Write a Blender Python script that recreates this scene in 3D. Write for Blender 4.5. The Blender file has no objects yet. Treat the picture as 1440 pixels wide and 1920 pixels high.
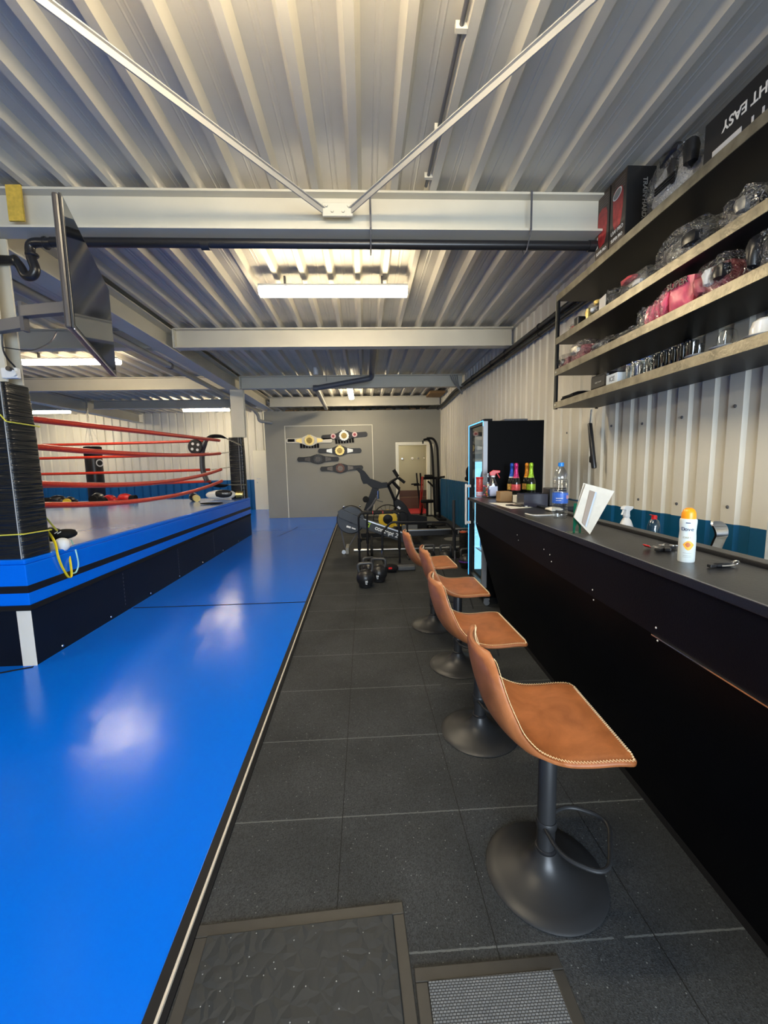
import bpy, math, random
from mathutils import Vector, Matrix
from math import sin, cos, pi, radians, atan2, hypot, sqrt

sc = bpy.context.scene
col = sc.collection
random.seed(7)

# ------------------------------------------------------------------ camera
F, PITCH, YAW, ROLL, EYE = 759.674, 0.1137943, 0.0456786, -0.0201372, 1.48
fwd = Vector((sin(YAW) * cos(PITCH), cos(YAW) * cos(PITCH), -sin(PITCH)))
r0 = Vector((cos(YAW), -sin(YAW), 0)); u0 = r0.cross(fwd)
RT = r0 * cos(ROLL) + u0 * sin(ROLL)
UP = -r0 * sin(ROLL) + u0 * cos(ROLL)
cd = bpy.data.cameras.new('camera')
cd.sensor_fit = 'VERTICAL'; cd.sensor_height = 24.0; cd.lens = F / 1920 * 24.0
cd.clip_start = 0.02; cd.clip_end = 100
cam = bpy.data.objects.new('camera', cd); col.objects.link(cam)
m = Matrix((RT, UP, -fwd)).transposed().to_4x4()
m.translation = Vector((0, 0, EYE)); cam.matrix_world = m
sc.camera = cam

sc.view_settings.view_transform = 'Standard'
sc.view_settings.look = 'None'
sc.view_settings.gamma = 1.0
sc.view_settings.use_curve_mapping = False
sc.view_settings.exposure = 0.65

LAMP = 44.0        # fluorescent diffusers
DAY = 185.0         # daylight through the open gate behind the camera
SKY = 0.6
w = bpy.data.worlds.new('world'); sc.world = w; w.use_nodes = True
w.node_tree.nodes['Background'].inputs[0].default_value = (0.55, 0.72, 1.0, 1)
w.node_tree.nodes['Background'].inputs[1].default_value = SKY
try:
    sc.cycles.use_denoising = True
    sc.cycles.max_bounces = 8; sc.cycles.transparent_max_bounces = 12
except Exception: pass

def daylight(name, loc, size, size_y, power, rot):
    l = bpy.data.lights.new(name, 'AREA'); l.shape = 'RECTANGLE'; l.size = size; l.size_y = size_y
    l.energy = power; l.color = (0.76, 0.88, 1.0); l.spread = radians(130)
    o = bpy.data.objects.new(name, l); col.objects.link(o); o.location = loc; o.rotation_euler = rot
daylight('gate_daylight', (1.0, -3.35, 1.6), 3.6, 2.7, DAY, (radians(70), 0, 0))

def at(px, py, X=None, Y=None, Z=None):
    d = fwd + RT * (px - 720) / F + UP * (960 - py) / F
    if X is not None: t = X / d.x
    elif Y is not None: t = Y / d.y
    else: t = (Z - EYE) / d.z
    return Vector((0, 0, EYE)) + d * t

# ------------------------------------------------------------------ materials
MATS = {}
def mat(name, c, rough=0.5, metal=0.0, var=0.0, scale=8.0, bump=0.0, bscale=60.0, alpha=None, spec=None, coat=0.0):
    if name in MATS: return MATS[name]
    m = bpy.data.materials.new(name); m.use_nodes = True
    nt = m.node_tree; N = nt.nodes; L = nt.links; b = N['Principled BSDF']
    b.inputs['Base Color'].default_value = (*c, 1)
    b.inputs['Roughness'].default_value = rough
    b.inputs['Metallic'].default_value = metal
    if spec is not None: b.inputs['Specular IOR Level'].default_value = spec
    if coat: b.inputs['Coat Weight'].default_value = coat; b.inputs['Coat Roughness'].default_value = 0.08
    if var or bump:
        tc = N.new('ShaderNodeTexCoord')
    if var:
        n = N.new('ShaderNodeTexNoise'); n.inputs['Scale'].default_value = scale; n.inputs['Detail'].default_value = 5
        L.new(tc.outputs['Object'], n.inputs['Vector'])
        r = N.new('ShaderNodeMapRange'); r.inputs[1].default_value = 0.25; r.inputs[2].default_value = 0.75
        r.inputs[3].default_value = 1 - var; r.inputs[4].default_value = 1 + var
        L.new(n.outputs['Fac'], r.inputs[0])
        mx = N.new('ShaderNodeVectorMath'); mx.operation = 'SCALE'
        mx.inputs[0].default_value = c; L.new(r.outputs[0], mx.inputs['Scale'])
        L.new(mx.outputs[0], b.inputs['Base Color'])
    if bump:
        n2 = N.new('ShaderNodeTexNoise'); n2.inputs['Scale'].default_value = bscale; n2.inputs['Detail'].default_value = 4
        L.new(tc.outputs['Object'], n2.inputs['Vector'])
        bp = N.new('ShaderNodeBump'); bp.inputs['Strength'].default_value = bump; bp.inputs['Distance'].default_value = 0.01
        L.new(n2.outputs['Fac'], bp.inputs['Height']); L.new(bp.outputs[0], b.inputs['Normal'])
    MATS[name] = m
    return m

def emis(name, c, s):
    m = bpy.data.materials.new(name); m.use_nodes = True
    b = m.node_tree.nodes['Principled BSDF']
    b.inputs['Base Color'].default_value = (*c, 1)
    b.inputs['Emission Color'].default_value = (*c, 1); b.inputs['Emission Strength'].default_value = s
    return m

def glassy(name, tint=(1, 1, 1), clear=0.75, rough=0.06, bump=0.0, peak=0.5):
    """thin clear film or glass: mostly lets light through, with a glossy sheen"""
    m = bpy.data.materials.new(name); m.use_nodes = True
    nt = m.node_tree; N = nt.nodes; L = nt.links
    for n in list(N): N.remove(n)
    out = N.new('ShaderNodeOutputMaterial'); tr = N.new('ShaderNodeBsdfTransparent'); gl = N.new('ShaderNodeBsdfGlossy')
    tr.inputs[0].default_value = (*tint, 1); gl.inputs['Roughness'].default_value = rough
    mx = N.new('ShaderNodeMixShader'); lw = N.new('ShaderNodeLayerWeight'); lw.inputs[0].default_value = 0.35
    r = N.new('ShaderNodeMapRange'); r.inputs[3].default_value = 1 - clear; r.inputs[4].default_value = peak
    L.new(lw.outputs['Facing'], r.inputs[0]); L.new(r.outputs[0], mx.inputs[0])
    L.new(tr.outputs[0], mx.inputs[1]); L.new(gl.outputs[0], mx.inputs[2]); L.new(mx.outputs[0], out.inputs[0])
    if bump:
        tc = N.new('ShaderNodeTexCoord'); n2 = N.new('ShaderNodeTexNoise'); n2.inputs['Scale'].default_value = 30
        n2.inputs['Distortion'].default_value = 1.5
        L.new(tc.outputs['Object'], n2.inputs['Vector'])
        bp = N.new('ShaderNodeBump'); bp.inputs['Strength'].default_value = bump; bp.inputs['Distance'].default_value = 0.05
        L.new(n2.outputs['Fac'], bp.inputs['Height']); L.new(bp.outputs[0], gl.inputs['Normal']); L.new(bp.outputs[0], lw.inputs['Normal'])
    return m

STEEL_W = mat('painted_steel', (0.60, 0.57, 0.475), 0.5, 0, 0.05, 3, 0.05, 40)
DECK = mat('coated_deck', (0.58, 0.55, 0.47), 0.42, 0.08, 0.06, 2.5)
BLACK = mat('black_paint', (0.010, 0.010, 0.011), 0.4, 0, 0.2, 10, spec=0.3)
BLACKM = mat('black_matte', (0.008, 0.008, 0.009), 0.8, spec=0.2)
BLACKP = mat('black_plastic', (0.015, 0.015, 0.017), 0.3)
RUBBER = mat('black_rubber', (0.015, 0.015, 0.015), 0.8, 0, 0.2, 30, 0.3, 200, spec=0.2)
COUNTER = mat('counter_panel', (0.003, 0.0035, 0.007), 0.5, 0, 0.25, 3, 0.1, 200, spec=0.10)
CTOP = mat('counter_top', (0.016, 0.017, 0.020), 0.30, 0, 0.15, 4, 0.1, 150, spec=0.45)
CHROME = mat('chrome', (0.8, 0.8, 0.8), 0.15, 1.0)
ALU = mat('aluminium', (0.55, 0.56, 0.58), 0.35, 1.0)
WHITE = mat('white_plastic', (0.8, 0.8, 0.78), 0.35)
CREAM = mat('cream_paint', (0.75, 0.72, 0.62), 0.5, 0, 0.05, 6)
GREYPIPE = mat('grey_pipe', (0.10, 0.105, 0.12), 0.4)
PVC = mat('light_grey_pipe', (0.28, 0.28, 0.27), 0.4)
RED = mat('red_plastic', (0.62, 0.02, 0.02), 0.35)
ROPE = mat('red_rope_cover', (0.55, 0.035, 0.012), 0.35, 0, 0.15, 40, 0.2, 80)
YELLOW = mat('yellow_plastic', (0.75, 0.5, 0.02), 0.4)
GOLD = mat('gold_metal', (0.80, 0.60, 0.22), 0.3, 1.0, 0.2, 60, 0.4, 120)
SILVER = mat('silver_metal', (0.7, 0.68, 0.6), 0.3, 1.0, 0.2, 60, 0.4, 120)
PINK = mat('pink_fabric', (0.85, 0.13, 0.25), 0.6, 0, 0.15, 40)
GREYM = mat('grey_metal', (0.11, 0.11, 0.12), 0.45, 0.3)
TYELLOW = mat('yellow_webbing', (0.75, 0.68, 0.08), 0.6)
PAPER = mat('paper', (0.78, 0.77, 0.72), 0.7)
BLUEP = mat('blue_label', (0.02, 0.10, 0.5), 0.4)
BROWN = mat('cardboard', (0.33, 0.2, 0.09), 0.7)
FILM = glassy('clear_film', (0.97, 0.97, 0.97), 0.86, 0.06, 1.0, 0.60)
GLASS = glassy('clear_glass', (0.93, 0.95, 0.95), 0.93, 0.03, 0, 0.45)
PET = glassy('clear_bottle_plastic', (0.93, 0.96, 0.98), 0.90, 0.08, 0, 0.5)

def leather():
    m = bpy.data.materials.new('tan_leather'); m.use_nodes = True
    nt = m.node_tree; N = nt.nodes; L = nt.links; b = N['Principled BSDF']
    tc = N.new('ShaderNodeTexCoord')
    n = N.new('ShaderNodeTexNoise'); n.inputs['Scale'].default_value = 7; n.inputs['Detail'].default_value = 8
    n.inputs['Roughness'].default_value = 0.62; n.inputs['Distortion'].default_value = 0.8
    L.new(tc.outputs['Object'], n.inputs['Vector'])
    cr = N.new('ShaderNodeValToRGB')
    cr.color_ramp.elements[0].position = 0.28; cr.color_ramp.elements[0].color = (0.23, 0.072, 0.021, 1)
    cr.color_ramp.elements[1].position = 0.72; cr.color_ramp.elements[1].color = (0.47, 0.165, 0.055, 1)
    L.new(n.outputs['Fac'], cr.inputs[0]); L.new(cr.outputs[0], b.inputs['Base Color'])
    b.inputs['Roughness'].default_value = 0.42
    v = N.new('ShaderNodeTexVoronoi'); v.inputs['Scale'].default_value = 350
    L.new(tc.outputs['Object'], v.inputs['Vector'])
    bp = N.new('ShaderNodeBump'); bp.inputs['Strength'].default_value = 0.12; bp.inputs['Distance'].default_value = 0.002
    L.new(v.outputs['Distance'], bp.inputs['Height']); L.new(bp.outputs[0], b.inputs['Normal'])
    return m
LEATHER = leather()
THREAD = mat('cream_thread', (0.80, 0.62, 0.36), 0.6)

def rubber_floor():
    m = bpy.data.materials.new('rubber_tiles'); m.use_nodes = True
    nt = m.node_tree; N = nt.nodes; L = nt.links; b = N['Principled BSDF']
    geo = N.new('ShaderNodeNewGeometry'); sep = N.new('ShaderNodeSeparateXYZ')
    L.new(geo.outputs['Position'], sep.inputs[0])
    def math_(op, a, bb=None, c=None):
        n = N.new('ShaderNodeMath'); n.operation = op
        for i, v in enumerate((a, bb, c)):
            if v is None: continue
            if isinstance(v, (int, float)): n.inputs[i].default_value = v
            else: L.new(v, n.inputs[i])
        return n.outputs[0]
    nz = N.new('ShaderNodeTexNoise'); nz.inputs['Scale'].default_value = 60; nz.inputs['Detail'].default_value = 3
    L.new(geo.outputs['Position'], nz.inputs['Vector'])
    wob = math_('MULTIPLY', math_('SUBTRACT', nz.outputs['Fac'], 0.5), 0.006)
    def line(coord, origin, width):
        t = math_('DIVIDE', math_('SUBTRACT', math_('ADD', coord, wob), origin), 0.5)
        f = math_('ABSOLUTE', math_('SUBTRACT', math_('FRACT', math_('ADD', t, 0.5)), 0.5))
        return math_('LESS_THAN', math_('MULTIPLY', f, 0.5), width)
    lx = line(sep.outputs['X'], -0.130, 0.0018)
    ly = line(sep.outputs['Y'], 1.572, 0.0030)
    # base: granulate with flecks
    n1 = N.new('ShaderNodeTexNoise'); n1.inputs['Scale'].default_value = 2.2; n1.inputs['Detail'].default_value = 6
    L.new(geo.outputs['Position'], n1.inputs['Vector'])
    cr = N.new('ShaderNodeValToRGB')
    cr.color_ramp.elements[0].position = 0.3; cr.color_ramp.elements[0].color = (0.014, 0.016, 0.018, 1)
    cr.color_ramp.elements[1].position = 0.7; cr.color_ramp.elements[1].color = (0.030, 0.033, 0.036, 1)
    L.new(n1.outputs['Fac'], cr.inputs[0])
    v = N.new('ShaderNodeTexVoronoi'); v.inputs['Scale'].default_value = 260
    L.new(geo.outputs['Position'], v.inputs['Vector'])
    g = N.new('ShaderNodeMapRange'); g.inputs[3].default_value = 0.45; g.inputs[4].default_value = 2.0
    L.new(v.outputs['Color'], g.inputs[0])
    sc1 = N.new('ShaderNodeVectorMath'); sc1.operation = 'SCALE'; L.new(cr.outputs[0], sc1.inputs[0]); L.new(g.outputs[0], sc1.inputs['Scale'])
    v2 = N.new('ShaderNodeTexVoronoi'); v2.inputs['Scale'].default_value = 38; v2.inputs['Randomness'].default_value = 1
    L.new(geo.outputs['Position'], v2.inputs['Vector'])
    sp = math_('LESS_THAN', v2.outputs['Distance'], 0.085)
    mix0 = N.new('ShaderNodeMix'); mix0.data_type = 'RGBA'; L.new(sp, mix0.inputs[0]); L.new(sc1.outputs[0], mix0.inputs[6]); mix0.inputs[7].default_value = (0.14, 0.15, 0.15, 1)
    n3 = N.new('ShaderNodeTexNoise'); n3.inputs['Scale'].default_value = 3.0; L.new(geo.outputs['Position'], n3.inputs['Vector'])
    lyf = math_('MULTIPLY', ly, math_('MULTIPLY', math_('GREATER_THAN', n3.outputs['Fac'], 0.33), 0.75))
    mix1 = N.new('ShaderNodeMix'); mix1.data_type = 'RGBA'; L.new(lyf, mix1.inputs[0]); L.new(mix0.outputs[2], mix1.inputs[6]); mix1.inputs[7].default_value = (0.12, 0.13, 0.13, 1)
    mix2 = N.new('ShaderNodeMix'); mix2.data_type = 'RGBA'; L.new(lx, mix2.inputs[0]); L.new(mix1.outputs[2], mix2.inputs[6]); mix2.inputs[7].default_value = (0.004, 0.004, 0.004, 1)
    L.new(mix2.outputs[2], b.inputs['Base Color'])
    b.inputs['Roughness'].default_value = 0.66; b.inputs['Specular IOR Level'].default_value = 0.3
    bp = N.new('ShaderNodeBump'); bp.inputs['Strength'].default_value = 0.5; bp.inputs['Distance'].default_value = 0.002
    L.new(v.outputs['Distance'], bp.inputs['Height']); L.new(bp.outputs[0], b.inputs['Normal'])
    return m
TILES = rubber_floor()

def vinyl(name, c, rough, wav, wscale=1.6):
    m = bpy.data.materials.new(name); m.use_nodes = True
    nt = m.node_tree; N = nt.nodes; L = nt.links; b = N['Principled BSDF']
    b.inputs['Base Color'].default_value = (*c, 1); b.inputs['Roughness'].default_value = rough; b.inputs['Specular IOR Level'].default_value = 0.36 if 'blue' in name else 0.6
    geo = N.new('ShaderNodeNewGeometry')
    mp = N.new('ShaderNodeMapping'); mp.inputs['Scale'].default_value = (1, 0.5, 1); L.new(geo.outputs['Position'], mp.inputs[0])
    n = N.new('ShaderNodeTexNoise'); n.inputs['Scale'].default_value = wscale; n.inputs['Detail'].default_value = 3
    L.new(mp.outputs[0], n.inputs['Vector'])
    n2 = N.new('ShaderNodeTexNoise'); n2.inputs['Scale'].default_value = 7; n2.inputs['Detail'].default_value = 4
    L.new(geo.outputs['Position'], n2.inputs['Vector'])
    ad = N.new('ShaderNodeMath'); ad.operation = 'MULTIPLY_ADD'; L.new(n2.outputs['Fac'], ad.inputs[0]); ad.inputs[1].default_value = 0.22; L.new(n.outputs['Fac'], ad.inputs[2])
    bp = N.new('ShaderNodeBump'); bp.inputs['Strength'].default_value = wav; bp.inputs['Distance'].default_value = 0.05
    L.new(ad.outputs[0], bp.inputs['Height']); L.new(bp.outputs[0], b.inputs['Normal'])
    return m
BLUE = vinyl('blue_vinyl', (0.0, 0.15, 0.80), 0.20, 0.12)
CANVAS = vinyl('ring_canvas', (0.13, 0.24, 0.58), 0.16, 0.08, 1.2)

def wall_paint(name, lower, upper, split, rough=0.45):
    m = bpy.data.materials.new(name); m.use_nodes = True
    nt = m.node_tree; N = nt.nodes; L = nt.links; b = N['Principled BSDF']
    geo = N.new('ShaderNodeNewGeometry'); sep = N.new('ShaderNodeSeparateXYZ'); L.new(geo.outputs['Position'], sep.inputs[0])
    gt = N.new('ShaderNodeMath'); gt.operation = 'GREATER_THAN'; L.new(sep.outputs['Z'], gt.inputs[0]); gt.inputs[1].default_value = split
    n = N.new('ShaderNodeTexNoise'); n.inputs['Scale'].default_value = 1.7; n.inputs['Detail'].default_value = 6
    mp = N.new('ShaderNodeMapping'); mp.inputs['Scale'].default_value = (2, 2, 0.4); L.new(geo.outputs['Position'], mp.inputs[0]); L.new(mp.outputs[0], n.inputs['Vector'])
    r = N.new('ShaderNodeMapRange'); r.inputs[1].default_value = 0.3; r.inputs[2].default_value = 0.7; r.inputs[3].default_value = 0.9; r.inputs[4].default_value = 1.08
    L.new(n.outputs['Fac'], r.inputs[0])
    mx = N.new('ShaderNodeMix'); mx.data_type = 'RGBA'; L.new(gt.outputs[0], mx.inputs[0]); mx.inputs[6].default_value = (*lower, 1); mx.inputs[7].default_value = (*upper, 1)
    s = N.new('ShaderNodeVectorMath'); s.operation = 'SCALE'; L.new(mx.outputs[2], s.inputs[0]); L.new(r.outputs[0], s.inputs['Scale'])
    L.new(s.outputs[0], b.inputs['Base Color']); b.inputs['Roughness'].default_value = rough
    return m
WALLM = wall_paint('wall_sheet', (0.0, 0.085, 0.20), (0.74, 0.71, 0.62), 1.08)
WALLB = wall_paint('back_wall_sheet', (0.0, 0.10, 0.30), (0.74, 0.72, 0.63), 1.08)

# ------------------------------------------------------------------ mesh builder
class MB:
    def __init__(s): s.v = []; s.f = []; s.smooth = []
    def add(s, vs, fs, smooth=False):
        o = len(s.v); s.v += [tuple(p) for p in vs]
        for f in fs: s.f.append([i + o for i in f]); s.smooth.append(smooth)
        return s
    def box(s, c, d, rz=0.0, M=None):
        vs = []
        for z in (-1, 1):
            for x, y in ((-1, -1), (1, -1), (1, 1), (-1, 1)):
                p = Vector((x * d[0] / 2, y * d[1] / 2, z * d[2] / 2))
                if rz: p = Matrix.Rotation(rz, 3, 'Z') @ p
                if M is not None: p = M @ p
                vs.append(p + Vector(c))
        return s.add(vs, [(3, 2, 1, 0), (4, 5, 6, 7), (0, 1, 5, 4), (1, 2, 6, 5), (2, 3, 7, 6), (3, 0, 4, 7)])
    def bb(s, x0, x1, y0, y1, z0, z1):
        return s.box(((x0 + x1) / 2, (y0 + y1) / 2, (z0 + z1) / 2), (x1 - x0, y1 - y0, z1 - z0))
    def prism(s, poly, d, o=(0, 0, 0), ax=(1, 0, 0), ay=(0, 0, 1)):
        """2D outline poly in plane (ax, ay) at o, extruded along ax x ay by d (centred)"""
        ax = Vector(ax).normalized(); ay = Vector(ay).normalized(); n = ax.cross(ay); o = Vector(o); k = len(poly)
        vs = [o + ax * a + ay * b - n * d / 2 for a, b in poly] + [o + ax * a + ay * b + n * d / 2 for a, b in poly]
        fs = [tuple(range(k))[::-1], tuple(range(k, 2 * k))] + [(i, (i + 1) % k, k + (i + 1) % k, k + i) for i in range(k)]
        return s.add(vs, fs)
    def tube(s, pts, r, n=10, caps=True, flat=None):
        pts = [Vector(p) for p in pts]; K = len(pts)
        rs = r if isinstance(r, (list, tuple)) else [r] * K
        T = []
        for i in range(K):
            a = pts[max(0, i - 1)]; b = pts[min(K - 1, i + 1)]; t = (b - a)
            T.append(t.normalized() if t.length > 1e-9 else Vector((0, 0, 1)))
        ref = Vector((0, 0, 1)) if abs(T[0].z) < 0.9 else Vector((1, 0, 0))
        nx = T[0].cross(ref).normalized(); vs = []
        for i in range(K):
            nx = (nx - T[i] * nx.dot(T[i]))
            nx = nx.normalized() if nx.length > 1e-6 else T[i].orthogonal().normalized()
            ny = T[i].cross(nx)
            for j in range(n):
                a = 2 * pi * j / n
                q = nx * cos(a) * rs[i] + ny * sin(a) * rs[i] * (flat or 1)
                vs.append(pts[i] + q)
        fs = [(i * n + j, i * n + (j + 1) % n, (i + 1) * n + (j + 1) % n, (i + 1) * n + j) for i in range(K - 1) for j in range(n)]
        s.add(vs, fs, True)
        if caps:
            o = len(s.v) - len(vs)
            s.f.append([o + j for j in range(n)][::-1]); s.smooth.append(False)
            s.f.append([o + (K - 1) * n + j for j in range(n)]); s.smooth.append(False)
        return s
    def lathe(s, prof, c=(0, 0, 0), n=28, M=None, cap=True):
        vs = []; c = Vector(c)
        for r, z in prof:
            for j in range(n):
                a = 2 * pi * j / n; p = Vector((r * cos(a), r * sin(a), z))
                if M is not None: p = M @ p
                vs.append(p + c)
        K = len(prof)
        fs = [(i * n + j, i * n + (j + 1) % n, (i + 1) * n + (j + 1) % n, (i + 1) * n + j) for i in range(K - 1) for j in range(n)]
        s.add(vs, fs, True)
        o = len(s.v) - len(vs)
        if cap and prof[0][0] > 1e-5: s.f.append([o + j for j in range(n)][::-1]); s.smooth.append(False)
        if cap and prof[-1][0] > 1e-5: s.f.append([o + (K - 1) * n + j for j in range(n)]); s.smooth.append(False)
        return s
    def blob(s, c, d, seed=0, amp=0.0, n=18, M=None, box=0.0, freq=3.0, zmin=None):
        """rounded lump; box>0 squares it off; amp crinkles it"""
        rn = random.Random(seed); ph = [(rn.uniform(0, 6), rn.uniform(-freq, freq), rn.uniform(-freq, freq), rn.uniform(-freq, freq)) for _ in range(7)]
        vs = []; R = n // 2
        for i in range(R + 1):
            th = pi * i / R
            for j in range(n):
                a = 2 * pi * j / n
                p = Vector((sin(th) * cos(a), sin(th) * sin(a), cos(th)))
                if box:
                    mxx = max(abs(p.x), abs(p.y), abs(p.z)); p = p.lerp(p / mxx, box)
                k = 1 + amp * sum(sin(q[0] + q[1] * p.x * 2 + q[2] * p.y * 2 + q[3] * p.z * 2) for q in ph) / 3
                q = Vector((p.x * d[0] / 2 * k, p.y * d[1] / 2 * k, p.z * d[2] / 2 * k))
                if M is not None: q = M @ q
                q = q + Vector(c)
                if zmin is not None: q.z = max(q.z, zmin)
                vs.append(q)
        fs = [(i * n + j, (i + 1) * n + j, (i + 1) * n + (j + 1) % n, i * n + (j + 1) % n) for i in range(R) for j in range(n)]
        return s.add(vs, fs, True)
    def build(s, name, m, parent=None, loc=None, bevel=0.0, angle=35):
        me = bpy.data.meshes.new(name); me.from_pydata(s.v, [], s.f); me.validate(); me.update()
        if len(me.polygons) == len(s.smooth):
            me.polygons.foreach_set('use_smooth', s.smooth)
            if any(s.smooth):
                try: me.set_sharp_from_angle(angle=radians(angle))
                except Exception: pass
        me.materials.append(m)
        o = bpy.data.objects.new(name, me); col.objects.link(o)
        if parent is not None: o.parent = parent
        if loc is not None: o.location = loc
        if bevel:
            b = o.modifiers.new('bevel', 'BEVEL'); b.width = bevel; b.segments = 2; b.limit_method = 'ANGLE'; b.angle_limit = radians(40)
        return o

def tag(o, label=None, cat=None, group=None, kind=None):
    if label: o['label'] = label
    if cat: o['category'] = cat
    if group: o['group'] = group
    if kind: o['kind'] = kind
    return o
def thing(name, label, cat, loc=(0, 0, 0), rz=0.0, group=None):
    o = bpy.data.objects.new(name, None); col.objects.link(o); o.location = loc; o.rotation_euler = (0, 0, rz)
    o.empty_display_size = 0.1
    return tag(o, label, cat, group)
def struct(o): o['kind'] = 'structure'; return o
def dup(root, loc, rz, label, group=None):
    r = root.copy(); col.objects.link(r); r.location = loc; r.rotation_euler = (0, 0, rz); r['label'] = label
    if group: r['group'] = group
    for ch in list(root.children):
        c = ch.copy(); col.objects.link(c); c.parent = r
        for g in ch.children:
            d = g.copy(); col.objects.link(d); d.parent = c
    return r
def text(body, size, m, parent, loc, ax, ay, name='lettering', depth=0.0006, align='CENTER', bold=0.0, sx=1.0, kind=None):
    cu = bpy.data.curves.new(name, 'FONT'); cu.body = body; cu.size = size; cu.extrude = depth
    cu.align_x = align; cu.align_y = 'CENTER'; cu.offset = bold; cu.materials.append(m)
    tmp = bpy.data.objects.new(name, cu); me = bpy.data.meshes.new_from_object(tmp); bpy.data.objects.remove(tmp)
    me.materials.clear(); me.materials.append(m)
    o = bpy.data.objects.new(name, me); col.objects.link(o)
    ax = Vector(ax).normalized(); ay = Vector(ay).normalized(); n = ax.cross(ay)
    M = Matrix((ax * sx, ay, n)).transposed().to_4x4(); M.translation = Vector(loc)
    o.parent = parent
    o.matrix_local = M
    return o
def bez(pts, n=8):
    """smooth polyline through pts (Catmull-Rom)"""
    P = [Vector(p) for p in pts]; P = [P[0] * 2 - P[1]] + P + [P[-1] * 2 - P[-2]]; out = []
    for i in range(1, len(P) - 2):
        for k in range(n):
            t = k / n
            out.append(0.5 * ((2 * P[i]) + (P[i + 1] - P[i - 1]) * t + (2 * P[i - 1] - 5 * P[i] + 4 * P[i + 1] - P[i + 2]) * t * t + (3 * P[i] - P[i - 1] - 3 * P[i + 1] + P[i + 2]) * t ** 3))
    out.append(P[-2]); return out
def rounded(pts, r, n=5):
    """polyline with arcs at the corners"""
    P = [Vector(p) for p in pts]; out = [P[0]]
    for i in range(1, len(P) - 1):
        a = (P[i - 1] - P[i]); b = (P[i + 1] - P[i]); rr = min(r, a.length * 0.49, b.length * 0.49)
        A = P[i] + a.normalized() * rr; B = P[i] + b.normalized() * rr
        for k in range(n + 1):
            t = k / n; out.append(A * (1 - t) ** 2 + P[i] * 2 * t * (1 - t) + B * t * t)
    out.append(P[-1]); return out

# ================================================================== THE SETTING
XR, YB, XL, Y0, ZC = 2.238, 14.66, -14.0, -3.4, 3.43
struct(MB().bb(XL, 3.2, Y0, 15.0, -0.1, 0.0).build('floor', TILES))
# roof deck: trapezoidal sheet running away from the camera
mb = MB(); prof = []
P_, x = 0.28, -0.02 - 0.28 * 50
while x < XR + 0.3:
    prof += [(x - 0.024, ZC), (x + 0.024, ZC), (x + 0.052, ZC + 0.065), (x + 0.118, ZC + 0.065), (x + 0.124, ZC + 0.061), (x + 0.132, ZC + 0.065), (x + 0.148, ZC + 0.065), (x + 0.156, ZC + 0.061), (x + 0.162, ZC + 0.065), (x + 0.228, ZC + 0.065)]
    x += P_
n = len(prof)
vs = [(a, Y0 - 0.1, b) for a, b in prof] + [(a, YB + 0.2, b) for a, b in prof]
mb.add(vs, [(i, i + 1, n + i + 1, n + i) for i in range(n - 1)])
struct(mb.build('ceiling', DECK))
struct(MB().bb(XL - 0.2, 3.2, Y0 - 0.2, 15.0, 3.60, 3.64).build('ceiling', BLACKM))

def corr_wall(name, a, b, z0, z1, period, depth, m, axis, base, sgn, crest=0.45):
    """vertical trapezoidal cladding; axis 'y': runs along y at x=base; sgn: direction the crests face"""
    prof = []; t = a
    while t < b:
        for f, d in ((0, 1), (crest, 1), (crest + 0.1, 0), (0.9, 0)):
            q = t + f * period
            if q <= b: prof.append((q, d))
        t += period
    prof.append((b, prof[-1][1]))
    vs = []
    for z in (z0, z1):
        for q, d in prof:
            o = base + sgn * (-(1 - d) * depth)
            vs.append((o, q, z) if axis == 'y' else (q, o, z))
    k = len(prof)
    return struct(MB().add(vs, [(i, i + 1, k + i + 1, k + i) for i in range(k - 1)]).build(name, m))
corr_wall('wall_right', Y0, YB, 0, 3.52, 0.205, 0.017, WALLM, 'y', XR, -1, 0.48)
corr_wall('wall_back', XL, 3.0, 0, 3.52, 0.27, 0.035, WALLB, 'x', YB, -1, 0.72)
struct(MB().bb(XL - 0.1, XL, Y0, 15, 0, 3.6).build('wall_left', CREAM))
mb = MB()
mb.bb(XL, -0.9, Y0 - 0.1, Y0, 0, 3.6).bb(2.9, 3.2, Y0 - 0.1, Y0, 0, 3.6).bb(-0.9, 2.9, Y0 - 0.1, Y0, 3.0, 3.6)
struct(mb.build('wall_front', CREAM))
struct(MB().bb(XR + 0.05, XR + 0.09, Y0, 15, 0, 3.6).build('wall_right', BLACKM))
struct(MB().bb(XL, 3.0, YB + 0.05, YB + 0.09, 0, 3.6).build('wall_back', BLACKM))
# fixing screws on the right wall
mb = MB()
for y in (1.95, 2.36, 2.77, 3.18, 3.59, 4.4, 5.2):
    for z in (1.17, 1.78):
        mb.lathe([(0.011, 0), (0.011, 0.003), (0.006, 0.007), (0.0, 0.007)], (XR - 0.001, y + 0.03, z + 0.02 * sin(y * 9)), 10, Matrix.Rotation(-pi / 2, 3, 'Y'))
struct(mb.build('trim_1', GREYM))

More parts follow.
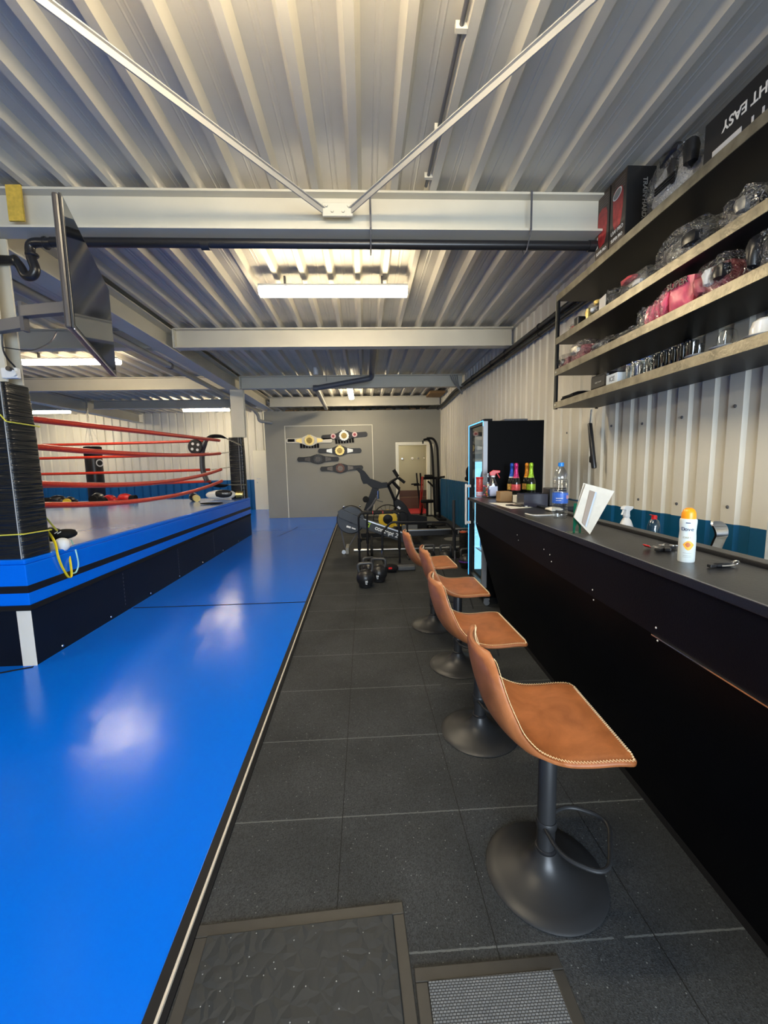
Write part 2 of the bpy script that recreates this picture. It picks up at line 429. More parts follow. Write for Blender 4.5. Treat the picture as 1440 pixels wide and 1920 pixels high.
# grey partition at the far end with a doorway
GREYW = mat('grey_partition', (0.30, 0.29, 0.245), 0.6, 0, 0.06, 1.2)
YG = 11.96; DX0, DX1, DZ = 0.99, 1.86, 2.08
mb = MB(); mb.bb(-2.83, DX0, YG, YG + 0.1, 0, 3.08).bb(DX1, XR, YG, YG + 0.1, 0, 3.08).bb(DX0, DX1, YG, YG + 0.1, DZ, 3.08)
mb.bb(-2.83, -2.73, YG + 0.1, YB - 0.04, 0, 3.08)
struct(mb.build('wall_partition', GREYW))
struct(MB().bb(-2.83, XR, YG + 0.1, YB - 0.04, 3.04, 3.08).build('ceiling', GREYW))
struct(MB().bb(-2.7, XR, 13.9, 13.95, 0, 3.0).build('wall_back', mat('inner_wall', (0.42, 0.41, 0.30), 0.6)))
struct(MB().bb(-2.7, XR, 13.87, 13.9, 0, 0.62).build('baseboard_back', mat('brown_band', (0.10, 0.045, 0.03), 0.5)))
FRW = mat('white_gloss', (0.85, 0.82, 0.68), 0.35)
mb = MB(); mb.bb(DX0 - 0.07, DX0 + 0.02, YG - 0.03, YG + 0.12, 0, DZ + 0.07).bb(DX1 - 0.02, DX1 + 0.07, YG - 0.03, YG + 0.12, 0, DZ + 0.07).bb(DX0 + 0.02, DX1 - 0.02, YG - 0.03, YG + 0.12, DZ - 0.02, DZ + 0.07)
struct(mb.build('trim_2', FRW, bevel=0.005))
d = struct(MB().bb(1.99, 2.03, YG - 0.06, YG - 0.0, 0, DZ).build('door_1', FRW))
# thin white moulding drawn on the partition
mb = MB()
mb.bb(-2.27, -2.25, YG - 0.008, YG, 0, 2.67).bb(0.245, 0.262, YG - 0.008, YG, 0, 2.67).bb(-2.27, 0.262, YG - 0.008, YG, 2.655, 2.672)
struct(mb.build('trim_3', FRW))
# back wall door
d = struct(MB().bb(-3.90, -3.05, YB - 0.10, YB - 0.05, 0.0, 2.10).build('door_2', FRW, bevel=0.004))
MB().tube([(-3.80, YB - 0.12, 1.12), (-3.80, YB - 0.16, 1.12), (-3.66, YB - 0.16, 1.12)], 0.012, 8).build('door_handle', ALU, d)
MB().lathe([(0.02, 0), (0.02, 0.01)], (-3.79, YB - 0.11, 0.98), 10, Matrix.Rotation(pi / 2, 3, 'X')).build('door_lock', ALU, d)

# ---------------- steel frame
def ibeam(mb, a, b, h, wd, tf=0.015, tw=0.009):
    """I section from a to b (centre of the top edge)"""
    a = Vector(a); b = Vector(b); ax = (b - a).normalized(); sd = Vector((0, 0, 1)).cross(ax).normalized(); up = Vector((0, 0, 1))
    hw = wd / 2
    sec = [(-hw, 0), (hw, 0), (hw, -tf), (tw / 2, -tf), (tw / 2, -h + tf), (hw, -h + tf), (hw, -h), (-hw, -h), (-hw, -h + tf), (-tw / 2, -h + tf), (-tw / 2, -tf), (-hw, -tf)]
    vs = [a + sd * p + up * q for p, q in sec] + [b + sd * p + up * q for p, q in sec]; k = 12
    fs = [(i, (i + 1) % k, k + (i + 1) % k, k + i) for i in range(k)]
    for o in (0, k):
        for q in ((0, 1, 2, 3), (0, 3, 10, 11), (3, 4, 9, 10), (4, 5, 6, 7), (4, 7, 8, 9)): fs.append([o + i for i in q])
    mb.add(vs, fs)
NB = [0]
def beam(a, b, h=0.26, wd=0.15, plates=()):
    mb = MB(); ibeam(mb, a, b, h, wd)
    for p in plates: mb.box(p[0], p[1])
    NB[0] += 1
    o = mb.build('ceiling_beam', STEEL_W); tag(o, kind='structure'); return o
ZT = ZC - 0.002
beam((XL, 3.195, ZT), (XR - 0.06, 3.195, ZT), 0.26, 0.15)
beam((-2.60, 6.06, ZT), (XR - 0.05, 6.06, ZT)); beam((XL, 6.06, ZT), (-2.86, 6.06, ZT))
beam((-2.60, 9.07, ZT), (XR - 0.05, 9.07, ZT)); beam((XL, 9.07, ZT), (-2.86, 9.07, ZT))
beam((-2.60, 11.75, ZT), (XR - 0.05, 11.75, ZT)); beam((-7.5, 11.95, ZT), (-2.86, 11.95, ZT), 0.22)
beam((XL, 11.95, ZT), (-7.85, 11.95, ZT), 0.22)
bw = beam((-2.73, 3.27, ZT - 0.02), (-2.73, YG + 0.0, ZT - 0.02), 0.27, 0.24)
beam((-7.68, 3.27, ZT - 0.02), (-7.68, YB - 0.1, ZT - 0.02), 0.30, 0.24)
beam((XL, 0.1, ZT), (XR - 0.06, 0.1, ZT))
# bolted end plates
mb = MB()
for (x, y) in ((-2.605, 6.06), (-2.605, 9.07)):
    mb.bb(x, x + 0.02, y - 0.10, y + 0.10, ZC - 0.27, ZC - 0.02)
    for k in range(4):
        mb.lathe([(0.014, 0), (0.014, 0.012)], (x + 0.02, y - 0.09, ZC - 0.05 - 0.06 * k), 6, Matrix.Rotation(pi / 2, 3, 'Y'))
struct(mb.build('beam_end_plates', STEEL_W))
def column(x0, x1, y0, y1, z0, z1, label=None):
    mb = MB(); tf = 0.015; ym = (y0 + y1) / 2; xm = (x0 + x1) / 2
    mb.bb(x0, x1, y0, y0 + tf, z0, z1).bb(x0, x1, y1 - tf, y1, z0, z1).bb(xm - 0.006, xm + 0.006, y0 + tf, y1 - tf, z0, z1)
    return struct(mb.build('column', STEEL_W))
column(-2.80, -2.53, 8.93, 9.05, 2.145, ZC - 0.29)
column(-2.80, -2.545, 3.12, 3.27, 2.135, ZC - 0.27)

# ---------------- wind bracing under the roof
th = thing('roof_bracing', 'pair of steel braces meeting in a V at a bolted plate on the front beam', 'brace')
for (x0, y0_, x1, y1_) in ((60, -12, 606, 385), (1125, -14, 657, 385)):
    a = at(x0, y0_, Z=3.28); b = at(x1, y1_, Y=3.11); b.z = 3.28
    mb = MB(); d = (b - a); L_ = d.length; ang = atan2(d.y, d.x)
    mb.box((a + b) / 2, (L_, 0.008, 0.036), ang); mb.box((a + b) / 2 + Vector((0, 0, 0.018)), (L_, 0.036, 0.006), ang)
    mb.build('brace', mat('brace_grey', (0.40, 0.385, 0.35), 0.5), th)
a = at(604, 385, Y=3.11); b = at(662, 403, Y=3.11)
MB().bb(a.x, b.x, 3.10, 3.125, 3.245, 3.335).build('gusset_plate', STEEL_W, th, bevel=0.006)
for xx, zz in ((a.x + 0.03, 3.31), (a.x + 0.07, 3.275), (b.x - 0.07, 3.275), (b.x - 0.03, 3.31)):
    MB().lathe([(0.012, 0), (0.012, 0.012), (0, 0.012)], (xx, 3.10, zz), 6, Matrix.Rotation(pi / 2, 3, 'X')).build('bolt', STEEL_W, th)

# yellow strap over the front beam
a = at(26, 380, Y=3.1)
tag(MB().bb(a.x - 0.05, a.x + 0.05, 3.105, 3.118, 3.20, 3.43).build('lifting_strap', mat('ochre_strap', (0.62, 0.42, 0.06), 0.7, 0, 0.2, 40)), 'ochre yellow strap hanging down the face of the front ceiling beam', 'strap')
for i, px in enumerate((694, 997)):
    a = at(px, 380, Y=3.1)
    mb = MB().bb(a.x - 0.007, a.x + 0.007, 3.100, 3.104, 3.165, 3.425)
    mb.tube([(a.x, 3.10, 3.166), (a.x, 3.13, 3.12), (a.x, 3.18, 3.055), (a.x, 3.24, 3.052), (a.x, 3.27, 3.12), (a.x, 3.27, 3.166)], 0.005, 6)
    tag(mb.build('pipe_strap', GREYM), ['thin grey band round the front beam, just right of the bolted brace plate', 'thin grey band round the front beam, near the wall shelves'][i], 'strap')

# ---------------- pipes
mb = MB(); zp, yp = 3.11, 3.215
a = at(97, 455, Y=yp)
pts = [(1.95, yp, zp), (a.x, yp, zp + 0.01)]
t1 = thing('waste_pipe', 'long black waste pipe with a looped trap under the front ceiling beam', 'pipe')
MB().tube(pts, 0.033, 14).build('pipe_run', BLACKP, t1)
for px in (128, 385, 1110):
    q = at(px, 455, Y=yp); MB().tube([(q.x - 0.03, yp, zp), (q.x + 0.03, yp, zp)], 0.039, 14).build('coupling', BLACKP, t1)
tp = [a.to_tuple()] + [at(x, y, Y=3.23).to_tuple() for x, y in ((60, 457), (58, 480), (66, 505), (60, 517), (48, 517), (38, 500), (28, 490), (10, 488), (-20, 487))]
MB().tube(bez(tp, 6), 0.032, 12).build('trap', BLACKP, t1)
for k, (x, y, r) in enumerate(((60, 478, 0.036), (86, 456, 0.037), (30, 490, 0.037))):
    q = at(x, y, Y=3.23); MB().lathe([(r, -0.012), (r + 0.006, -0.006), (r + 0.006, 0.006), (r, 0.012)], q, 12, Matrix.Rotation(pi / 2, 3, 'Y') if k else None).build('coupling', BLACKP, t1)

pts = [(-3.0, 3.6, 3.10), (-3.0, 6.5, 3.10), (-3.0, 11.55, 3.08), (-2.93, 11.72, 2.95), (-2.93, 11.74, 2.80), (-2.60, 11.9, 2.76)]
t2 = thing('drain_pipe', 'grey pipe running back beneath the long ceiling beam and bending into the grey partition', 'pipe')
MB().tube(rounded(pts, 0.12), 0.045, 14).build('pipe_run', PVC, t2)
for y in (4.4, 6.7, 9.6): MB().tube([(-3.0, y - 0.03, 3.10), (-3.0, y + 0.03, 3.10)], 0.055, 14).build('pipe_clip', GREYM, t2)

t3 = thing('waste_pipe', 'dark grey waste pipe with two elbows crossing under the far ceiling beams', 'pipe')
A = at(697, 648, Y=7.4); A.z = 3.36; B = at(700, 690, Y=8.35); C_ = at(697, 709, Y=8.4); D = at(592, 728, Y=8.5); E_ = at(612, 766, Y=11.55)
A = Vector((C_.x, 6.5, 3.34))
MB().tube(rounded([A, Vector((C_.x, 8.3, 3.34)), C_, D], 0.10, 7), 0.052, 14).build('pipe_run', GREYPIPE, t3)
MB().tube([D, E_], 0.050, 14).build('pipe_branch', PVC, t3)
MB().lathe([(0.06, -0.05), (0.064, 0), (0.06, 0.05)], D, 14, Matrix.Rotation(pi / 2, 3, 'Y')).build('elbow', GREYPIPE, t3)
for x in (612, 677):
    q = at(x, 715, Y=8.45); MB().tube([(q.x, q.y, q.z), (q.x, q.y, ZC + 0.05)], 0.006, 6).build('hanger_rod', ALU, t3)
# wall pipes on the right
for k, (dz, r) in enumerate(((0.0, 0.036), (-0.085, 0.028))):
    pts = [(XR - 0.045, 1.0, 3.10 + dz), (XR - 0.045, 4.9, 3.13 + dz), (XR - 0.045, 9.0, 3.20 + dz), (XR - 0.06, 10.0, 3.19 + dz), (XR - 0.06, 11.0, 3.12 + dz * 0.6), (XR - 0.08, 11.8, 3.10 + dz * 0.4)]
    t4 = thing('wall_pipe', ['upper and thicker of two black pipes along the top of the corrugated wall', 'lower and thinner of two black pipes along the top of the corrugated wall'][k], 'pipe')
    MB().tube(bez(pts, 6), r, 12).build('pipe_run', BLACKP, t4)
    mb = MB()
    for y in (3.9, 5.1, 6.3, 7.0, 8.2):
        z = 3.13 + (y - 4.9) * 0.017 + dz
        MB().lathe([(r + 0.008, -0.012), (r + 0.008, 0.012)], (XR - 0.045, y, z), 12, Matrix.Rotation(pi / 2, 3, 'X')).build('pipe_clip', BLACKP, t4)
# conduit in a deck rib
t5 = thing('conduit', 'thin dark conduit clipped along a roof deck rib right of the brace plate', 'conduit')
MB().tube([(0.487, 1.2, 3.445), (0.487, 3.1, 3.445)], 0.011, 8).build('conduit_tube', GREYM, t5)
for y in (1.55, 2.05, 2.6, 3.0): MB().bb(0.46, 0.515, y - 0.012, y + 0.012, 3.428, 3.462).build('conduit_clip', STEEL_W, t5)

# ---------------- lamps
TUBE = emis('lamp_diffuser', (1.0, 0.84, 0.58), LAMP)
def lamp(c, length, ang, label):
    t = thing('ceiling_lamp', label, 'lamp', (c[0], c[1], 0), ang, 'fluorescent ceiling lamps')
    z = c[2]
    MB().box((0, 0, z + 0.054), (length * 0.98, 0.13, 0.026)).build('housing', WHITE, t, bevel=0.008)
    sec = [(-0.055, 0.040), (0.055, 0.040), (0.065, 0.03), (0.065, 0.0), (0.04, -0.03), (-0.04, -0.03), (-0.065, 0.0), (-0.065, 0.03)]
    MB().prism(sec, length - 0.04, (0, 0, z), (0, 1, 0), (0, 0, 1)).build('diffuser', TUBE, t)
    for s in (-1, 1): MB().box((s * length * 0.32, 0, z + 0.12), (0.02, 0.04, 0.08)).build('bracket', GREYM, t)
    return t
lamp((-0.27, 4.45, 3.27), 1.56, 0, 'lit ceiling lamp hanging across the aisle between the two nearest beams')
lamp((-0.30, 1.50, 3.27), 1.56, 0, 'lit ceiling lamp nearest the camera, above the front of the aisle')
lamp((-4.78, 7.15, 3.27), 1.58, 0, 'lit ceiling lamp over the middle of the boxing ring, behind the television')
lamp((-4.78, 12.9, 3.27), 1.40, 0, 'lit ceiling lamp near the back wall, just left of the far column')
lamp((-9.6, 12.9, 3.27), 1.58, 0, 'lit ceiling lamp near the back wall, beside the padded near post')
lamp((-0.30, 10.55, 3.29), 1.3, pi / 2, 'lit ceiling lamp seen end-on below the black elbow pipe')
lamp((-9.6, 7.15, 3.27), 1.58, 0, 'lit ceiling lamp over the far side of the ring, behind the near post')
lamp((-5.2, 1.30, 3.27), 1.56, 0, 'lit ceiling lamp outside the left edge, before the ring')
lamp((0.4, 13.1, 2.9), 1.2, 0, 'lit lamp inside the room behind the partition doorway')
q = at(592, 695, Y=8.6)
t = thing('motion_sensor', 'small pale grey cylinder hanging from the roof beside the elbow pipe', 'sensor', (q.x, q.y, q.z))
MB().lathe([(0.045, -0.08), (0.05, -0.07), (0.05, 0.07), (0.045, 0.08)], (0, 0, 0), 16).build('body', WHITE, t)
MB().tube([(0, 0, 0.07), (0, 0, ZC + 0.06 - q.z)], 0.012, 8).build('stem', WHITE, t)
# clutter on top of the partition room: small stuff nobody could count
mb = MB(); rn = random.Random(3)
for k in range(60):
    x = rn.uniform(-2.3, 2.0); h = rn.uniform(0.03, 0.10)
    mb.box((x, YG + 0.25 + rn.uniform(0, 0.4), 3.082 + h / 2), (rn.uniform(0.02, 0.2), 0.05, h), rn.uniform(-0.6, 0.6))
tag(mb.build('stored_clutter', BROWN), 'jumble of small stored bits lying on top of the grey partition room', 'clutter', kind='stuff')

# ================================================================== FLOOR COVERS
def edge_x(y): return -0.632 - 0.0147 * (y - 1.0)
def sheet(y0, y1, label, x0=XL, z=0.014, gap=0.006):
    mb = MB(); poly = [(x0, y0 + gap), (edge_x(y0), y0 + gap), (edge_x(y1), y1 - gap), (x0, y1 - gap)]
    vs = [(x, y, 0.0) for x, y in poly] + [(x, y, z) for x, y in poly]
    mb.add(vs, [(3, 2, 1, 0), (4, 5, 6, 7), (0, 1, 5, 4), (1, 2, 6, 5), (2, 3, 7, 6), (3, 0, 4, 7)])
    return tag(mb.build('floor_mat', BLUE, bevel=0.004), label, 'floor mat', 'blue floor mats')
sheet(-0.6, 4.335, 'large glossy blue vinyl mat filling the lower left foreground beside the rubber floor')
sheet(4.335, 9.55, 'glossy blue vinyl mat beyond the cross seam, alongside the ring')
mb = MB(); mb.bb(XL, -2.83, 9.56, 14.6, 0, 0.014); mb.bb(-2.83, edge_x(10), 9.56, 11.955, 0, 0.014)
tag(mb.build('floor_mat', BLUE), 'blue vinyl mat furthest back, running up to the grey partition and back wall', 'floor mat', 'blue floor mats')
# black seam tape lying along and across the mats
mb = MB(); mb.bb(-2.52, edge_x(4.3), 4.329, 4.343, 0.0141, 0.0165)
tag(mb.build('seam_tape', BLACKM), 'black seam running across the blue mat between ring and rubber floor', 'tape')
mb = MB(); mb.tube([(-3.3, 2.72, 0.016), (-2.55, 3.05, 0.016)], 0.012, 6, flat=0.3)
tag(mb.build('seam_tape', BLACKM), 'short black seam at the foot of the near ring corner', 'tape')
mb = MB(); mb.tube([(-1.9, 8.7, 0.016), (-1.75, 9.5, 0.016), (-1.69, 10.0, 0.016)], 0.010, 6, flat=0.3)
tag(mb.build('seam_tape', mat('dark_blue_tape', (0.0, 0.05, 0.25), 0.4)), 'dark blue fold running lengthwise on the far blue mat', 'tape')
# edge profile between mats and rubber tiles
def strip(x0, x1, z, m, name, par):
    ys = (-0.6, 11.95)
    vs = []
    for zz in (0, z):
        for y in ys:
            vs += [(edge_x(y) + x0, y, zz), (edge_x(y) + x1, y, zz)]
    return MB().add(vs, [(0, 1, 3, 2)[::-1], (4, 5, 7, 6), (0, 1, 5, 4), (1, 3, 7, 5), (3, 2, 6, 7), (2, 0, 4, 6)]).build(name, m, par)
t = thing('edge_profile', 'long black edging with a pale lip between the blue mat and the rubber tiles', 'edging')
strip(0.001, 0.033, 0.020, BLACK, 'edging', t); strip(0.033, 0.041, 0.018, mat('pale_lip', (0.62, 0.55, 0.45), 0.5), 'lip', t)
strip(0.041, 0.060, 0.008, BLACKM, 'joint', t)

# entrance mats
def mat_pebble():
    m = mat('pebbled_rubber', (0.022, 0.026, 0.030), 0.5, spec=0.3)
    nt = m.node_tree; N = nt.nodes; L = nt.links; geo = N.new('ShaderNodeNewGeometry')
    v = N.new('ShaderNodeTexVoronoi'); v.feature = 'DISTANCE_TO_EDGE'; v.inputs['Scale'].default_value = 19
    n = N.new('ShaderNodeTexNoise'); n.inputs['Scale'].default_value = 14
    ad = N.new('ShaderNodeVectorMath'); ad.operation = 'MULTIPLY_ADD'; L.new(n.outputs['Color'], ad.inputs[0]); ad.inputs[1].default_value = (0.05,) * 3; L.new(geo.outputs['Position'], ad.inputs[2])
    L.new(geo.outputs['Position'], n.inputs['Vector']); L.new(ad.outputs[0], v.inputs['Vector'])
    r = N.new('ShaderNodeMapRange'); r.inputs[2].default_value = 0.35; L.new(v.outputs['Distance'], r.inputs[0])
    bp = N.new('ShaderNodeBump'); bp.inputs['Strength'].default_value = 0.55; bp.inputs['Distance'].default_value = 0.004
    L.new(r.outputs[0], bp.inputs['Height']); L.new(bp.outputs[0], N['Principled BSDF'].inputs['Normal'])
    v2 = N.new('ShaderNodeTexVoronoi'); v2.inputs['Scale'].default_value = 40; L.new(geo.outputs['Position'], v2.inputs['Vector'])
    lt = N.new('ShaderNodeMath'); lt.operation = 'LESS_THAN'; lt.inputs[1].default_value = 0.075; L.new(v2.outputs['Distance'], lt.inputs[0])
    mx = N.new('ShaderNodeMix'); mx.data_type = 'RGBA'; L.new(lt.outputs[0], mx.inputs[0]); mx.inputs[6].default_value = (0.020, 0.024, 0.028, 1); mx.inputs[7].default_value = (0.3, 0.32, 0.33, 1)
    L.new(mx.outputs[2], N['Principled BSDF'].inputs['Base Color'])
    return m
def mat_woven():
    m = mat('ribbed_textile', (0.2, 0.21, 0.22), 0.9)
    nt = m.node_tree; N = nt.nodes; L = nt.links; geo = N.new('ShaderNodeNewGeometry')
    wv = N.new('ShaderNodeTexBrick'); wv.inputs['Scale'].default_value = 1; wv.offset = 0.5
    mp = N.new('ShaderNodeMapping'); mp.inputs['Scale'].default_value = (1, 1, 1); L.new(geo.outputs['Position'], mp.inputs[0]); L.new(mp.outputs[0], wv.inputs['Vector'])
    wv.inputs['Brick Width'].default_value = 0.010; wv.inputs['Row Height'].default_value = 0.0065; wv.inputs['Mortar Size'].default_value = 0.0012; wv.inputs['Mortar Smooth'].default_value = 0.6
    wv.inputs['Color1'].default_value = (0.17, 0.18, 0.19, 1); wv.inputs['Color2'].default_value = (0.13, 0.14, 0.15, 1); wv.inputs['Mortar'].default_value = (0.03, 0.03, 0.03, 1)
    L.new(wv.outputs['Color'], N['Principled BSDF'].inputs['Base Color'])
    bp = N.new('ShaderNodeBump'); bp.invert = True; bp.inputs['Distance'].default_value = 0.004; L.new(wv.outputs['Fac'], bp.inputs['Height']); L.new(bp.outputs[0], N['Principled BSDF'].inputs['Normal'])
    return m
FRM = mat('mat_border', (0.026, 0.025, 0.023), 0.5, 0, 0.15, 20)
def door_mat(x0, x1, y1, y0, rz, fr, m, label, inner_h):
    t = thing('door_mat', label, 'mat', (x1, y1, 0), rz)
    w_, h_ = x1 - x0, y1 - y0
    mb = MB(); mb.bb(-w_, 0, -fr, 0, 0, 0.008).bb(-w_, 0, -h_, -h_ + fr, 0, 0.008).bb(-w_, -w_ + fr, -h_ + fr, -fr, 0, 0.008).bb(-fr, 0, -h_ + fr, -fr, 0, 0.008)
    mb.build('border', FRM, t, bevel=0.003)
    MB().bb(-w_ + fr, -fr, -h_ + fr, -fr, 0, inner_h).build('tread', m, t, bevel=0.003)
door_mat(-0.575, 0.092, 1.216, 0.2, 0.045, 0.038, mat_pebble(), 'black pebbled rubber door mat with a plain raised border at the bottom of the frame', 0.013)
door_mat(0.108, 0.545, 1.036, 0.15, 0.01, 0.036, mat_woven(), 'smaller grey ribbed textile door mat right of the pebbled rubber mat', 0.012)

# ================================================================== BOXING RING
RX0, RX1, RY0, RY1, RZ = -8.7, -2.545, 3.08, 9.05, 0.84
ring = thing('boxing_ring', 'raised boxing ring with blue canvas, black boarded sides and red ropes', 'boxing ring', (RX1, RY0, 0))
def RL(o): o.location = (-RX1, -RY0, 0); return o      # parts modelled in world position
RL(MB().bb(RX0, RX1, RY0, RY1, 0, 0.475).build('base_panel', mat('black_board', (0.004, 0.005, 0.007), 0.4, 0, 0.2, 6, spec=0.3), ring))
RL(MB().bb(RX0, RX1 + 0.012, RY0 - 0.012, RY1, 0.45, 0.488).build('base_trim', BLACKM, ring))
RL(MB().bb(RX0, RX1 + 0.006, RY0 - 0.006, RY1, 0.488, 0.80).build('skirt', BLUE, ring, bevel=0.006))
RL(MB().bb(RX0, RX1 + 0.009, RY0 - 0.009, RY1, 0.585, 0.640).build('skirt_stripe', BLACK, ring))
RL(MB().bb(RX0, RX1 + 0.004, RY0 - 0.004, RY1, 0.80, RZ).build('canvas_edge', BLUE, ring, bevel=0.01))
RL(MB().bb(RX0, RX1 - 0.02, RY0 + 0.02, RY1 - 0.02, RZ - 0.01, RZ + 0.004).build('canvas', CANVAS, ring))
RL(MB().bb(RX1 - 0.10, RX1 + 0.006, RY0 - 0.008, RY0, 0.0, 0.45).build('corner_board', CREAM, ring, bevel=0.004))
for y in (3.35, 4.0, 4.75, 5.5, 6.3, 7.2, 8.1):
    RL(MB().lathe([(0.011, 0), (0.009, 0.004), (0, 0.004)], (RX1, y, 0.045), 8, Matrix.Rotation(pi / 2, 3, 'Y')).build('screw', CHROME, ring))
for x in (-2.83, -3.2):
    RL(MB().lathe([(0.011, 0), (0.009, 0.004), (0, 0.004)], (x, RY0, 0.045), 8, Matrix.Rotation(pi / 2, 3, 'X')).build('screw', CHROME, ring))
for y in (4.25, 5.5, 6.8):
    mb = MB()
    for k in range(9): mb.bb(RX1, RX1 + 0.0015, y - 0.003, y + 0.003, 0.08 + 0.04 * k, 0.10 + 0.04 * k)
    RL(mb.build('panel_joint', GREYM, ring))
# ropes
XC, YC = -2.97, 8.1
HT = (2.03, 1.78, 1.47, 1.245)
for k, z in enumerate(HT):
    za = (1.93, 1.70, 1.385, 1.20)[k]; sag = (0.0, 0.05, 0.11, 0.12)[k]
    pts = [(XC + 0.17 - 0.0 * i, 3.62 + (YC - 3.62) * i / 8, za + (z - za) * i / 8 - sag * 4 * (i / 8) * (1 - i / 8)) for i in range(9)]
    RL(MB().tube(bez(pts, 4), 0.028, 12).build('rope', ROPE, ring))
    zb = z + (-0.02, -0.02, 0.0, -0.03)[k]
    pts = [(XC - 0.05 - 5.3 * i / 8, YC + 0.02, z + (zb - z) * i / 8 - 0.02 * 4 * (i / 8) * (1 - i / 8)) for i in range(9)]
    RL(MB().tube(bez(pts, 4), 0.026, 10).build('rope', ROPE, ring))
# left and near ropes of the square
for k, z in enumerate(HT):
    RL(MB().tube([(-8.3, YC, z - 0.03), (-8.3, 3.62, z - 0.03)], 0.019, 8).build('rope', ROPE, ring))
    RL(MB().tube([(-8.3, 3.62, z - 0.03), (-3.2, 3.50, z - 0.03)], 0.019, 8).build('rope', ROPE, ring))
# corner cushion with chains to the padded column
CUSH = mat('grey_black_vinyl', (0.05, 0.05, 0.055), 0.4, 0, 0.3, 8)
pts = [at(x, y, Y=YC - 0.05) for x, y in ((386, 826), (380, 842), (379, 862), (381, 884), (388, 902))]
RL(MB().tube(bez(pts, 4), [0.05, 0.06, 0.07, 0.07, 0.065] + [0.065] * 12, 12, flat=0.7).build('corner_cushion', CUSH, ring))
for pp in (((386, 826), (395, 819), (412, 818), (424, 822)), ((390, 903), (402, 909), (418, 911), (428, 909))):
    pts = [at(x, y, Y=YC + 0.2 + 0.18 * i) for i, (x, y) in enumerate(pp)]
    P2 = bez(pts, 4); RL(MB().tube(P2, [0.02 + 0.045 * sin(pi * i / (len(P2) - 1)) for i in range(len(P2))], 10, flat=0.6).build('corner_sleeve', BLACKM, ring))
for (x0, y0, x1, y1) in ((395, 852, 430, 848), (395, 881, 431, 876), (424, 822, 452, 835), (428, 909, 460, 909)):
    a = at(x0, y0, Y=YC + 0.1); b = at(x1, y1, Y=8.88); mb = MB()
    for i in range(14):
        p = a.lerp(b, (i + 0.5) / 14); mb.box(p, (0.05, 0.012, 0.016) if i % 2 else (0.05, 0.03, 0.006), 0.9)
    RL(mb.build('chain', SILVER, ring))

# ---------------- padded covers on the two columns
def pad_mat():
    m = mat('wrapped_black_vinyl', (0.010, 0.012, 0.014), 0.27)
    nt = m.node_tree; N = nt.nodes; L = nt.links; tc = N.new('ShaderNodeTexCoord')
    mp = N.new('ShaderNodeMapping'); mp.inputs['Scale'].default_value = (2.0, 2.0, 28); L.new(tc.outputs['Object'], mp.inputs[0])
    n = N.new('ShaderNodeTexNoise'); n.inputs['Scale'].default_value = 1.6; n.inputs['Detail'].default_value = 2; L.new(mp.outputs[0], n.inputs['Vector'])
    bp = N.new('ShaderNodeBump'); bp.inputs['Strength'].default_value = 0.55; bp.inputs['Distance'].default_value = 0.02
    L.new(n.outputs['Fac'], bp.inputs['Height']); L.new(bp.outputs[0], N['Principled BSDF'].inputs['Normal'])
    return m
PAD = pad_mat()
def post_pad(x0, x1, y0, y1, z0, z1, label, seamx, seed):
    cx, cy = (x0 + x1) / 2, (y0 + y1) / 2
    t = thing('post_pad', label, 'post pad', (cx, cy, z0))
    rn = random.Random(seed); K = 70; vs = []; sec = []
    hw, hd, r = (x1 - x0) / 2, (y1 - y0) / 2, 0.04
    for qx, qy, a0 in ((1, 1, 0), (-1, 1, 90), (-1, -1, 180), (1, -1, 270)):
        for i in range(5):
            a = radians(a0 + 90 * i / 4); sec.append((qx * (hw - r) + r * cos(a), qy * (hd - r) + r * sin(a)))
    n_ = len(sec)
    for k in range(K + 1):
        z = (z1 - z0) * k / K; s_ = 1 + 0.004 * sin(k * 2.1) + rn.uniform(-0.003, 0.003) - 0.10 * max(0, (k - K * 0.72) / K / 0.28) * 0.5 + 0.04 * (1 - k / K)
        for (a, b) in sec: vs.append((a * s_, b * s_, z))
    mb = MB(); mb.add(vs, [(k * n_ + i, k * n_ + (i + 1) % n_, (k + 1) * n_ + (i + 1) % n_, (k + 1) * n_ + i) for k in range(K) for i in range(n_)], True)
    mb.add([vs[K * n_ + i] for i in range(n_)], [tuple(range(n_))])
    mb.build('cover', PAD, t, angle=60)
    pts = [(seamx * hw * 2 + 0.006 * (1 - k / 20), -hd * (1.045 - 0.06 * k / 20) - 0.004, (z1 - z0) * k / 20) for k in range(21)]
    MB().tube(pts, 0.0035, 6).build('lacing', mat('pale_lacing', (0.4, 0.42, 0.42), 0.5), t)
    return t
t = post_pad(-2.97, -2.548, 3.085, 3.355, 0.845, 2.13, 'tall black wrapped pad round the near ring post at the left edge', 0.46, 1)
post_pad(-2.88, -2.575, 8.86, 9.03, 0.845, 2.14, 'black wrapped pad on the far ring post, under the white column', 0.22, 2)
# yellow cords round the near pad
for k, (pp, lab) in enumerate(((((0, 777), (10, 778), (40, 782), (64, 787)), 'yellow cord tying the top rope around the near post pad'), (((0, 1004), (35, 1004), (70, 1001), (85, 998)), 'yellow cord round the foot of the near post pad'))):
    pts = [at(x, y, Y=3.075 if k else 3.078) for x, y in pp]; e = pts[-1]
    pts = [q_ for q_ in pts if q_.x < -2.56] + [Vector((-2.545, 3.07, e.z - 0.01)), Vector((-2.532, 3.085, e.z - 0.012)), Vector((-2.532, 3.355, e.z - 0.02)), Vector((-2.56, 3.375, e.z - 0.02))]
    tag(MB().tube(pts, 0.005, 6).build('yellow_rope', TYELLOW), lab, 'cord')

